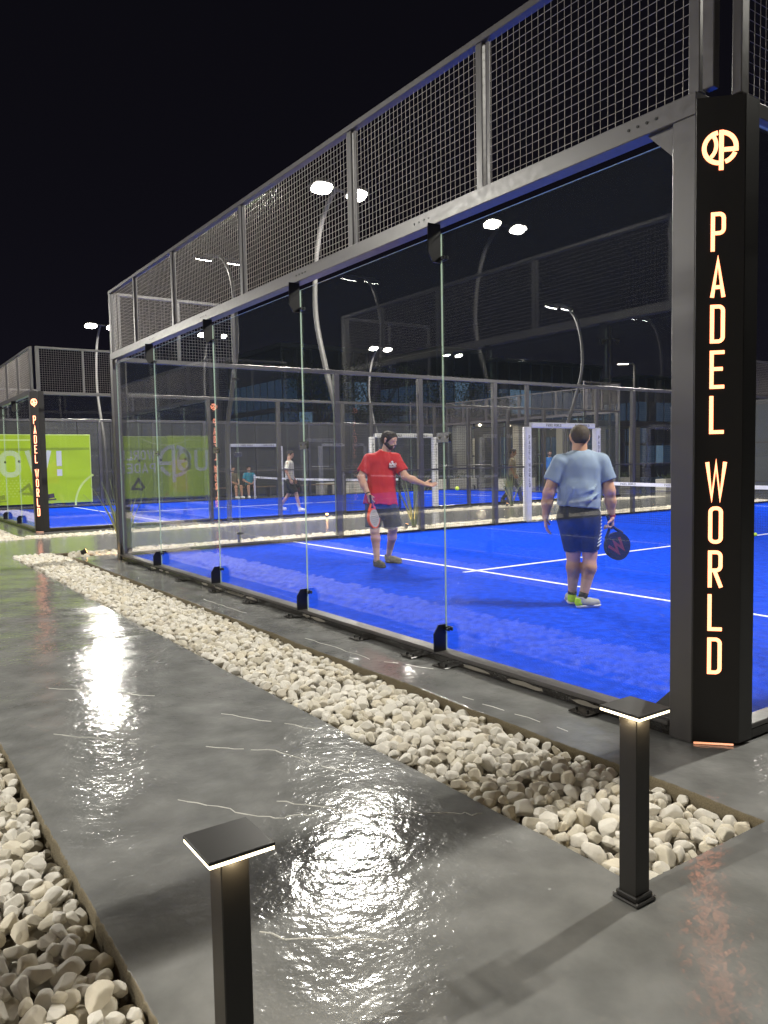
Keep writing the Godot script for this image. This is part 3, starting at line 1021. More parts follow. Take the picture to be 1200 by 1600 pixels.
func stone_mesh(sd: int, tint: Color) -> ArrayMesh:
	var rng := RandomNumberGenerator.new()
	rng.seed = 500 + sd
	var planes := []
	for i in 9:
		planes.append([Vector3(rng.randfn(), rng.randfn(), rng.randfn()).normalized(), rng.randf_range(0.6, 0.95)])
	var d := ico(3)
	var p := []
	var nf := FastNoiseLite.new()
	nf.seed = sd
	nf.frequency = 1.3
	for q in d[0]:
		var acc := 1.0 / pow(1.16, 44.0)
		for pl in planes:
			var k: float = maxf(0.02, q.dot(pl[0])) / pl[1]
			acc += pow(k, 44.0)
		p.append(q * (pow(acc, -1.0 / 44.0) * (1.0 + 0.05 * nf.get_noise_3dv(q) + 0.035 * nf.get_noise_3dv(q * 3.1))))
	var nn := []
	nn.resize(p.size())
	nn.fill(Vector3.ZERO)
	for t in d[1]:
		var c: Vector3 = (p[t[1]] - p[t[0]]).cross(p[t[2]] - p[t[0]])
		if c.dot(p[t[0]]) < 0: c = -c
		for k in 3: nn[t[k]] += c
	var mb := MB.new()
	mb.colored = true
	mb.tint = tint
	for t in d[1]:
		var fn: Vector3 = (p[t[1]] - p[t[0]]).cross(p[t[2]] - p[t[0]]).normalized()
		if fn.dot(p[t[0]]) < 0: fn = -fn
		mb.tri(p[t[0]], p[t[1]], p[t[2]], (nn[t[0]].normalized() + fn * 0.7).normalized(), (nn[t[1]].normalized() + fn * 0.7).normalized(), (nn[t[2]].normalized() + fn * 0.7).normalized())
	return mb.mesh(M.stone)

func in_view(p: Vector3) -> bool:
	var q := p - CAMPOS
	var zz := q.dot(Vector3(-0.82145, -0.06535, -0.56653))
	if zz < 0.1: return false
	return absf(q.dot(Vector3(0.56865, -0.01861, -0.82237)) / zz) < 0.51 and absf(q.dot(Vector3(-0.0432, 0.99769, -0.05245)) / zz) < 0.68

func build_beds() -> void:
	var rng := RandomNumberGenerator.new()
	rng.seed = 4242
	var tints := [Color(1, 1, 1), Color(0.9, 0.88, 0.82), Color(0.97, 0.93, 0.84), Color(0.82, 0.79, 0.74)]
	var shapes := []
	var tinted := []
	for s in 7:
		shapes.append(stone_mesh(s, Color(1, 1, 1)))
		var row := []
		for t in tints: row.append(stone_mesh(s, t))
		tinted.append(row)
	var names := ["bed of white stones along the near glass wall", "bed of white stones at the foot of the picture, left of the bollards", "bed of white stones before the neighbouring court with the green banner", "bed of white stones across the path from the green banner"]
	for bi in BEDS.size():
		var bed: Array = BEDS[bi]
		var node := thing("gravel_bed", names[bi], "", "beds of white stones", Transform3D(), "structure")
		var stones := []           # [transform, shape, tint, screen size]
		var first: Array = bed[0]
		for ri in 2:
			var r: Array = bed[ri]
			var careful: bool = bi < 2 and ri == 0
			var area: float = (r[1] - r[0]) * (r[3] - r[2])
			if not careful:
				for k in int(area * (330 if bi < 3 else 200)):
					var x := rng.randf_range(r[0] + 0.03, r[1] - 0.03)
					var z := rng.randf_range(r[2] + 0.03, r[3] - 0.03)
					stones.append([stone_xf(rng, x, rng.randf_range(-0.06, -0.01), z, rng.randf_range(0.03, 0.05)), rng.randi() % 7, rng.randi() % 4, 0.0])
				continue
			var cs := 0.02
			var nx := int((r[1] - r[0]) / cs) + 1
			var nz := int((r[3] - r[2]) / cs) + 1
			var H := PackedFloat32Array()
			H.resize(nx * nz)
			H.fill(-0.1)
			for k in int(area * 2300):
				var sz := rng.randf_range(0.022, 0.047)
				var x := rng.randf_range(r[0] + sz * 0.9, r[1] - sz * 0.9)
				var z := rng.randf_range(r[2] + sz * 0.9, r[3] - sz * 0.9)
				var b := sz * rng.randf_range(0.6, 0.85)
				var ci := int((x - r[0]) / cs)
				var cj := int((z - r[2]) / cs)
				var m := int(ceil(sz / cs))
				var y := -1.0
				for i in range(maxi(0, ci - m), mini(nx, ci + m + 1)):
					for j in range(maxi(0, cj - m), mini(nz, cj + m + 1)):
						var q := (pow((i + 0.5) * cs + r[0] - x, 2) + pow((j + 0.5) * cs + r[2] - z, 2)) / (sz * sz)
						if q < 1.0:
							y = maxf(y, H[i * nz + j] + b * sqrt(1.0 - q) * 0.86)
				var edge := minf(minf(x - r[0], r[1] - x), minf(z - r[2], r[3] - z))
				var lim := 0.02 + 0.02 * hash01(floorf(x * 3.0), floorf(z * 3.0))
				if z - r[2] < 0.18 and bi == 0: lim = -0.012           # the bed lies lower along the court
				if r[3] - z < 0.12 and bi == 1: lim = -0.02
				if bi == 1 and z - r[2] < 0.1: lim = -0.008
				if r[1] - x < 0.3: lim -= 0.015
				if y + b > lim:
					continue
				for i in range(maxi(0, ci - m), mini(nx, ci + m + 1)):
					for j in range(maxi(0, cj - m), mini(nz, cj + m + 1)):
						var q := (pow((i + 0.5) * cs + r[0] - x, 2) + pow((j + 0.5) * cs + r[2] - z, 2)) / (sz * sz)
						if q < 1.0:
							H[i * nz + j] = maxf(H[i * nz + j], y + b * sqrt(1.0 - q))
				var t := stone_xf(rng, x, y, z, sz)
				t.basis = Basis(t.basis.x, t.basis.y, t.basis.z)
				var dist := t.origin.distance_to(CAMPOS)
				var ti := 0
				var u := rng.randf()
				if u > 0.55: ti = 1
				if u > 0.75: ti = 2
				if u > 0.9: ti = 3
				# seen from above: only stones near the top of the heap count as large in view
				var show := (sz / dist) * (1.0 if y > -0.05 else 0.3) if in_view(t.origin) else 0.0
				stones.append([t, rng.randi() % 7, ti, show])
		stones.sort_custom(func(a, b): return a[3] > b[3])
		var singles := 145 if bi < 2 else 0
		for i in singles:
			inst("stone", tinted[stones[i][1]][stones[i][2]], node, stones[i][0])
		for s in 7:
			var list := []
			for i in range(singles, stones.size()):
				if stones[i][1] == s: list.append(stones[i])
			var mm := MultiMesh.new()
			mm.transform_format = MultiMesh.TRANSFORM_3D
			mm.use_colors = true
			mm.mesh = shapes[s]
			mm.instance_count = list.size()
			for i in list.size():
				mm.set_instance_transform(i, list[i][0])
				mm.set_instance_color(i, tints[list[i][2]])
			var mi := MultiMeshInstance3D.new()
			mi.name = "loose_stones"
			mi.multimesh = mm
			mi.set_meta("kind", "stuff")
			node.add_child(mi, true)

func stone_xf(rng: RandomNumberGenerator, x: float, y: float, z: float, sz: float) -> Transform3D:
	var b := Basis(Vector3.UP, rng.randf() * TAU) * Basis(Vector3(1, 0, 0), rng.randfn() * 0.35) * Basis(Vector3(0, 0, 1), rng.randfn() * 0.35)
	return Transform3D(b.scaled_local(Vector3(sz * rng.randf_range(0.95, 1.25), sz * rng.randf_range(0.62, 0.9), sz * rng.randf_range(0.75, 1.05))), Vector3(x, y, z))

# ---------------------------------------------------------------- bollards and planting
func bollard(x: float, z: float, h: float, label: String) -> void:
	var t := thing("path_bollard", label, "bollard", "square black bollards with lit caps", Transform3D(Basis(), Vector3(x, floor_h(x, z), z)))
	var mb := MB.new()
	mb.box(Vector3(-0.034, 0.012, -0.034), Vector3(0.034, h - 0.018, 0.034), 0.0025)
	part("post", mb, M.cover_paint, t)
	var fl := MB.new()
	fl.box(Vector3(-0.05, 0.0, -0.05), Vector3(0.05, 0.012, 0.05), 0.004)
	fl.box(Vector3(-0.042, 0.0122, -0.042), Vector3(0.042, 0.03, 0.042), 0.004)
	var flange := part("flange", fl, M.cover_paint, t)
	var bo := MB.new()
	for a in [-1, 1]:
		for b in [-1, 1]:
			bo.cyl(Vector3(a * 0.0455, 0.012, b * 0.0455), Vector3(a * 0.0455, 0.016, b * 0.0455), 0.004, 6)
	part("bolt", bo, M.steel_bolt, flange)
	var cap := MB.new()
	cap.box(Vector3(-0.078, h - 0.008, -0.078), Vector3(0.078, h, 0.078), 0.0015)
	part("cap", cap, M.cover_paint, t)
	var led := MB.new()
	led.box(Vector3(-0.0765, h - 0.0165, -0.0765), Vector3(0.0765, h - 0.0085, 0.0765), 0.001)
	part("light_strip", led, M.led_strip, t)
	for k in 4:
		var l := OmniLight3D.new()
		l.name = "strip_light"
		l.light_energy = 0.012
		l.light_color = Color(1.0, 0.9, 0.7)
		l.light_size = 0.02
		l.omni_range = 6.0
		l.omni_attenuation = 2.0
		l.shadow_enabled = true
		var a := k * PI * 0.5
		l.position = Vector3(cos(a) * 0.062, h - 0.04, sin(a) * 0.062)
		t.add_child(l, true)

func spiky_plant(x: float, z: float, h: float, sd: int, label: String) -> void:
	var t := thing("spiky_plant", label, "plant", "spiky plants in the stone beds", Transform3D(Basis(), Vector3(x, -0.03, z)))
	var rng := RandomNumberGenerator.new()
	rng.seed = sd
	var root := MB.new()
	root.tube([Vector3(0, -0.05, 0), Vector3(0, 0.02, 0), Vector3(0, 0.1, 0)], [0.05, 0.07, 0.035], 8)
	part("stem", root, M.bark, t)
	for i in 26:
		var a := rng.randf() * TAU
		var lean := rng.randf_range(0.05, 0.55)
		var L := h * rng.randf_range(0.7, 1.05)
		var d := Vector3(cos(a), 0, sin(a))
		var side := Vector3(-sin(a), 0, cos(a))
		var mb := MB.new()
		var prev := []
		for k in 7:
			var f := k / 6.0
			var c := d * (0.03 + L * lean * (f * 0.6 + 0.4 * f * f)) + Vector3.UP * (0.04 + L * f * (1.0 - 0.18 * lean * f))
			var wd := 0.02 * (1.0 - pow(f, 2.2)) + 0.0008
			var ring := [c + side * wd, c - d * 0.004, c - side * wd, c + d * 0.003]
			if prev:
				for q in 4:
					var j := (q + 1) % 4
					var nn: Vector3 = (ring[q] + ring[j]) * 0.5 - c
					mb.quad(prev[q], prev[j], ring[j], ring[q], nn.normalized())
			prev = ring
		part("leaf", mb, M.agave_leaf, t)

func uplight(x: float, z: float, aim: Vector3, label: String) -> void:
	var t := thing("garden_uplight", label, "garden light", "small lights in the stone beds", Transform3D(Basis(), Vector3(x, 0.0, z)))
	var mb := MB.new()
	mb.cyl(Vector3(0, -0.05, 0), Vector3(0, 0.05, 0), 0.01, 6)
	part("spike", mb, M.black_paint, t)
	var d := aim.normalized()
	var b := MB.new()
	b.tube([Vector3(0, 0.05, 0) - d * 0.04, Vector3(0, 0.05, 0) + d * 0.05], [0.035, 0.04], 12)
	part("lamp_body", b, M.black_paint, t)
	var g := MB.new()
	g.tube([Vector3(0, 0.05, 0) + d * 0.0505, Vector3(0, 0.05, 0) + d * 0.054], [0.034, 0.034], 12)
	part("lens", g, M.uplight_glow, t)
	var l := SpotLight3D.new()
	l.name = "spot"
	l.light_energy = 0.9
	l.light_color = Color(1.0, 0.74, 0.42)
	l.spot_angle = 50.0
	l.spot_range = 10.0
	l.spot_attenuation = 2.0
	l.light_size = 0.03
	l.shadow_enabled = true
	l.transform = Transform3D(Basis.looking_at(d, Vector3.UP if absf(d.y) < 0.95 else Vector3.RIGHT), Vector3(0, 0.05, 0) + d * 0.06)
	t.add_child(l, true)
# ---------------------------------------------------------------- people
# bone: [a, b, ra, rb, squash along z (1 = round), flat end at a, flat end at b]
func bone(a: Vector3, b: Vector3, ra: float, rb: float, f := 1.0, cut_a := false, cut_b := false) -> Array:
	return [a, b, ra, rb, f, cut_a, cut_b]

# surface nets of the smooth union of the bones, cut by planes [normal, distance]
func flesh(mb: MB, bones: Array, cell: float, k: float, planes := [], amp := 0.0, freq := 1.0, sd := 1) -> void:
	var lo := Vector3(1e9, 1e9, 1e9)
	var hi := -lo
	for b in bones:
		var r: float = maxf(b[2], b[3]) + k * 0.3 + cell * 2.0 + amp
		for p in [b[0], b[1]]:
			lo = lo.min(p - Vector3(r, r, r))
			hi = hi.max(p + Vector3(r, r, r))
	var nx := int(ceil((hi.x - lo.x) / cell)) + 1
	var ny := int(ceil((hi.y - lo.y) / cell)) + 1
	var nz := int(ceil((hi.z - lo.z) / cell)) + 1
	var G := PackedFloat32Array()
	G.resize(nx * ny * nz)
	G.fill(1.0)
	var sy := nz
	var sx := ny * nz
	for b in bones:
		var a: Vector3 = b[0]
		var e: Vector3 = b[1]
		var ra: float = b[2]
		var rb: float = b[3]
		var f: float = b[4]
		var r := maxf(ra, rb) + k + cell * 2.0
		var l := ((a.min(e) - Vector3(r, r, r) - lo) / cell).max(Vector3.ZERO)
		var h := (a.max(e) + Vector3(r, r, r) - lo) / cell
		var ba := e - a
		ba.z *= f
		var bb := maxf(ba.dot(ba), 1e-9)
		var ax := (e - a).normalized()
		for i in range(int(l.x), mini(nx, int(h.x) + 1)):
			for j in range(int(l.y), mini(ny, int(h.y) + 1)):
				var at := i * sx + j * sy
				for m in range(int(l.z), mini(nz, int(h.z) + 1)):
					var p := lo + Vector3(i, j, m) * cell
					var q := p - a
					q.z *= f
					var t := clampf(q.dot(ba) / bb, 0.0, 1.0)
					var d := (q - ba * t).length() - lerpf(ra, rb, t)
					if b[6]: d = maxf(d, (p - e).dot(ax))
					if b[5]: d = maxf(d, (a - p).dot(ax))
					var g := G[at + m]
					var x := maxf(k - absf(g - d), 0.0) / k
					G[at + m] = minf(g, d) - x * x * k * 0.25
	if amp > 0.0 or planes:
		var nf := FastNoiseLite.new()
		nf.seed = sd
		nf.frequency = freq
		nf.fractal_octaves = 2
		for i in nx:
			for j in ny:
				for m in nz:
					var at := i * sx + j * sy + m
					if G[at] > 0.06: continue
					var p := lo + Vector3(i, j, m) * cell
					if amp > 0.0 and G[at] > -0.05: G[at] += amp * nf.get_noise_3d(p.x, p.y * 0.55, p.z)
					for pl in planes: G[at] = maxf(G[at], p.dot(pl[0]) - pl[1])
	var idx := {}
	var V := []
	var N := []
	for i in nx - 1:
		for j in ny - 1:
			var base := i * sx + j * sy
			for m in nz - 1:
				var at := base + m
				if absf(G[at]) > cell * 2.6: continue
				var c := [G[at], G[at + 1], G[at + sy], G[at + sy + 1], G[at + sx], G[at + sx + 1], G[at + sx + sy], G[at + sx + sy + 1]]
				var neg := 0
				for q in c:
					if q < 0.0: neg += 1
				if neg == 0 or neg == 8: continue
				var s := Vector3.ZERO
				var cnt := 0
				for eg in EDGES:
					var u: float = c[eg[0]]
					var w: float = c[eg[1]]
					if (u < 0.0) != (w < 0.0):
						s += CORN[eg[0]].lerp(CORN[eg[1]], u / (u - w))
						cnt += 1
				s /= cnt
				idx[at] = V.size()
				V.append(lo + (Vector3(i, j, m) + s) * cell)
				var gx: float = (c[4] + c[5] + c[6] + c[7]) - (c[0] + c[1] + c[2] + c[3])
				var gy: float = (c[2] + c[3] + c[6] + c[7]) - (c[0] + c[1] + c[4] + c[5])
				var gz: float = (c[1] + c[3] + c[5] + c[7]) - (c[0] + c[2] + c[4] + c[6])
				N.append(Vector3(gx, gy, gz).normalized())
	for at in idx:
		var g0: float = G[at]
		for ax in 3:
			var st: int = [sx, sy, 1][ax]
			var g1: float = G[at + st]
			if (g0 < 0.0) == (g1 < 0.0): continue
			var u: int = [sy, 1, sx][ax]
			var w: int = [1, sx, sy][ax]
			if not (idx.has(at - u) and idx.has(at - w) and idx.has(at - u - w)): continue
			var a: int = idx[at]; var b: int = idx[at - u]; var c2: int = idx[at - u - w]; var d2: int = idx[at - w]
			mb.quadn(V[a], V[b], V[c2], V[d2], N[a], N[b], N[c2], N[d2])

const CORN := [Vector3(0, 0, 0), Vector3(0, 0, 1), Vector3(0, 1, 0), Vector3(0, 1, 1), Vector3(1, 0, 0), Vector3(1, 0, 1), Vector3(1, 1, 0), Vector3(1, 1, 1)]
const EDGES := [[0, 1], [2, 3], [4, 5], [6, 7], [0, 2], [1, 3], [4, 6], [5, 7], [0, 4], [1, 5], [2, 6], [3, 7]]

# a hand: wrist, direction of the fingers, direction out of the palm, side of the thumb, bend of the fingers
func hand_bones(wr: Vector3, fw: Vector3, palm: Vector3, thumb: Vector3, curl: float, spread := 0.0) -> Array:
	fw = fw.normalized()
	palm = (palm - fw * palm.dot(fw)).normalized()
	thumb = (thumb - fw * thumb.dot(fw) - palm * thumb.dot(palm)).normalized()
	var o := []
	var lens := [0.08, 0.09, 0.084, 0.064]
	for i in 4:
		var off := 0.028 - 0.0187 * i
		var kn := wr + fw * (0.088 - 0.004 * absf(i - 1.2)) + thumb * off
		o.append(bone(wr + fw * 0.012 + thumb * off * 0.6, kn, 0.015, 0.0125))
		var d := (fw + thumb * (1.5 - i) * spread).normalized()
		var p := kn
		for s in 3:
			var ang: float = curl * (0.8 if s == 0 else 1.0)
			var nd := d * cos(ang) + palm * sin(ang)
			palm = palm
			var axis := d.cross(palm).normalized()
			d = d.rotated(axis, ang) if curl > 0.0 else d
			var L: float = lens[i] * [0.45, 0.3, 0.25][s]
			var q := p + d * L
			o.append(bone(p, q, 0.0098 - 0.001 * s, 0.0088 - 0.001 * s))
			p = q
	var tb := wr + fw * 0.03 + thumb * 0.03 + palm * 0.006
	var td := (fw * 0.62 + thumb * (0.75 - minf(curl, 0.5)) + palm * (0.25 + curl * 0.6)).normalized()
	var t1 := tb + td * 0.038
	var t2 := t1 + (td + fw * 0.35 + palm * curl * 0.4).normalized() * 0.03
	o.append(bone(wr + fw * 0.012 + thumb * 0.015, tb, 0.016, 0.014))
	o.append(bone(tb, t1, 0.0135, 0.011))
	o.append(bone(t1, t2, 0.0108, 0.0088))
	return o

func head_bones(c: Vector3, f: Vector3, u: Vector3, big := 1.0) -> Array:
	f = f.normalized()
	u = (u - f * u.dot(f)).normalized()
	var r := f.cross(u).normalized()
	return [
		bone(c - f * 0.028 + u * 0.025, c + f * 0.022 + u * 0.03, 0.081 * big, 0.076 * big),
		bone(c + f * 0.03 - u * 0.01, c + f * 0.047 - u * 0.07, 0.062 * big, 0.042 * big),
		bone(c + f * 0.055 - u * 0.085 - r * 0.012, c + f * 0.055 - u * 0.085 + r * 0.012, 0.026, 0.026),
		bone(c - f * 0.012 - u * 0.05 - r * 0.04, c + f * 0.045 - u * 0.085 - r * 0.016, 0.032, 0.024),
		bone(c - f * 0.012 - u * 0.05 + r * 0.04, c + f * 0.045 - u * 0.085 + r * 0.016, 0.032, 0.024),
		bone(c + f * 0.088 + u * 0.008, c + f * 0.108 - u * 0.03, 0.008, 0.0125),
		bone(c + f * 0.074 + u * 0.018 - r * 0.035, c + f * 0.074 + u * 0.018 + r * 0.035, 0.014, 0.014),
		bone(c + f * 0.083 - u * 0.055 - r * 0.014, c + f * 0.083 - u * 0.055 + r * 0.014, 0.0095, 0.0095),
		bone(c - f * 0.01 + u * 0.012 - r * 0.08, c - f * 0.015 - u * 0.028 - r * 0.078, 0.017, 0.011),
		bone(c - f * 0.01 + u * 0.012 + r * 0.08, c - f * 0.015 - u * 0.028 + r * 0.078, 0.017, 0.011),
	]

func head_extras(t: Node3D, c: Vector3, f: Vector3, u: Vector3, hair: Material, beard: bool, short := false, cell := 0.006, skip_face := false, big := 1.0) -> void:
	f = f.normalized()
	u = (u - f * u.dot(f)).normalized()
	var r := f.cross(u).normalized()
	var mb := MB.new()
	var th := 0.0035 if short else 0.0105
	var cutn := (f * 0.8 - u * 0.6).normalized()
	flesh(mb, [bone(c - f * 0.03 + u * 0.026, c + f * 0.022 + u * 0.032, 0.081 * big + th, 0.076 * big + th), bone(c - f * 0.045 - u * 0.02, c - f * 0.035 - u * 0.05, 0.06 * big + th, 0.045 + th)], cell, 0.03, [[cutn, c.dot(cutn) + (0.02 if short else 0.034)], [-u, -c.dot(u) + 0.062]], 0.003 if short else 0.007, 60.0, 3)
	part("hair", mb, hair, t)
	if skip_face:
		return
	for s in [-1.0, 1.0]:
		var ey := MB.new()
		ey.sphere(c + f * 0.087 + u * 0.006 + r * 0.031 * s, Vector3(0.009, 0.006, 0.009), 8)
		part("eye", ey, M.eye_dark, t)
	for s in [-1.0, 1.0]:
		var br := MB.new()
		br.tube([c + f * 0.094 + u * 0.024 + r * 0.014 * s, c + f * 0.091 + u * 0.03 + r * 0.035 * s, c + f * 0.08 + u * 0.024 + r * 0.05 * s], [0.004, 0.0045, 0.003], 6)
		part("eyebrow", br, hair, t)
	if beard:
		var bd := MB.new()
		var bn := [bone(c + f * 0.055 - u * 0.086 - r * 0.012, c + f * 0.055 - u * 0.086 + r * 0.012, 0.031, 0.031)]
		for s in [-1.0, 1.0]:
			bn.append(bone(c - f * 0.004 - u * 0.005 + r * 0.062 * s, c - f * 0.004 - u * 0.045 + r * 0.054 * s, 0.016, 0.026))
			bn.append(bone(c - f * 0.004 - u * 0.045 + r * 0.05 * s, c + f * 0.048 - u * 0.085 + r * 0.022 * s, 0.03, 0.031))
			bn.append(bone(c + f * 0.03 - u * 0.058 + r * 0.043 * s, c + f * 0.066 - u * 0.08 + r * 0.018 * s, 0.021, 0.021))
			bn.append(bone(c + f * 0.092 - u * 0.046 + r * 0.002 * s, c + f * 0.08 - u * 0.062 + r * 0.03 * s, 0.009, 0.009))
		flesh(bd, bn, 0.005, 0.012, [], 0.003, 60.0, 8)
		part("beard", bd, hair, t)

func shoe(t: Node3D, heel: Vector3, toe: Vector3, m: Material, accent: Material = null, sole: Material = null) -> void:
	var d := (toe - heel).normalized()
	var mb := MB.new()
	var len := heel.distance_to(toe)
	flesh(mb, [bone(heel, heel + d * len * 0.5 + Vector3.DOWN * 0.004, 0.042, 0.045), bone(heel + d * len * 0.5 + Vector3.DOWN * 0.004, toe, 0.046, 0.036), bone(heel + Vector3.UP * 0.02, heel + Vector3.UP * 0.055, 0.038, 0.042, 1.0, false, true)], 0.008, 0.03, [[Vector3.DOWN, -(minf(heel.y, toe.y) - 0.03)]])
	var s := part("shoe", mb, m, t)
	var so := MB.new()
	flesh(so, [bone(heel - Vector3.UP * 0.02, toe - Vector3.UP * 0.012, 0.047, 0.043)], 0.008, 0.02, [[Vector3.UP, minf(heel.y, toe.y) - 0.014], [Vector3.DOWN, -(minf(heel.y, toe.y) - 0.042)]])
	part("sole", so, sole if sole else m, s)
	if accent:
		var ac := MB.new()
		flesh(ac, [bone(heel - d * 0.01 + Vector3.UP * 0.0, heel - d * 0.008 + Vector3.UP * 0.045, 0.046, 0.041, 1.0, false, true)], 0.008, 0.02, [[d, heel.dot(d) + 0.008]])
		part("heel_patch", ac, accent, s)

# padel racket: short handle and a teardrop head with holes
func racket(where: Transform3D, rim: Material, face: Material, label: String, mark: Material = null) -> void:
	var t := thing("padel_racket", label, "racket", "rackets held by the players", where)
	var out := PackedVector2Array()
	for i in 28:
		var a := TAU * i / 28
		var yy := sin(a)
		out.append(Vector2(cos(a) * 0.128 * (1.0 - 0.1 * maxf(0.0, -yy)), yy * 0.135))
	var inn := PackedVector2Array()
	for p in out: inn.append(p * 0.88)
	var mb := MB.new()
	for i in 28:
		var j := (i + 1) % 28
		var a := out[i]; var b := out[j]; var c := inn[j]; var d := inn[i]
		for s in [-1.0, 1.0]:
			mb.quad(Vector3(a.x, a.y, s * 0.015), Vector3(b.x, b.y, s * 0.015), Vector3(c.x, c.y, s * 0.019), Vector3(d.x, d.y, s * 0.019), Vector3(0, 0, s))
		var nn := Vector3(a.x + b.x, a.y + b.y, 0).normalized()
		mb.quad(Vector3(a.x, a.y, -0.015), Vector3(b.x, b.y, -0.015), Vector3(b.x, b.y, 0.015), Vector3(a.x, a.y, 0.015), nn)
	# throat
	for s in [-1.0, 1.0]:
		mb.tube([Vector3(s * 0.085, 0.1, 0), Vector3(s * 0.04, 0.155, 0), Vector3(s * 0.012, 0.195, 0)], [0.016, 0.015, 0.013], 8)
	part("rim", mb, rim, t)
	var fm := MB.new()
	fm.prism(inn, -0.0185, 0.0185)
	var fp := part("face", fm, face, t)
	var ho := MB.new()
	for gx in range(-3, 4):
		for gy in range(-3, 4):
			if Vector2(gx, gy).length() > 3.3: continue
			for s in [-1.0, 1.0]:
				ho.cyl(Vector3(gx * 0.024, gy * 0.026, s * 0.0186), Vector3(gx * 0.024, gy * 0.026, s * 0.0192), 0.0055, 8)
	part("holes", ho, M.print_black, fp).set_meta("kind", "stuff")
	if mark:
		var w := MB.new()
		letter(w, "W", Transform3D(Basis(Vector3(0, 0, 1), 0.35), Vector3(-0.055, -0.082, 0.0193)), 0.15, 0.12, 0.026, 0.0, 0.0006)
		part("mark", w, mark, fp)
	var h := MB.new()
	h.tube([Vector3(0, 0.17, 0), Vector3(0, 0.2, 0), Vector3(0, 0.3, 0), Vector3(0, 0.312, 0)], [0.014, 0.016, 0.016, 0.02], 10)
	part("handle", h, M.print_black, t)

const VIEW := Basis(Vector3(0.5687, 0, -0.8225), Vector3(0, 1, 0), Vector3(0.8225, 0, 0.5687))

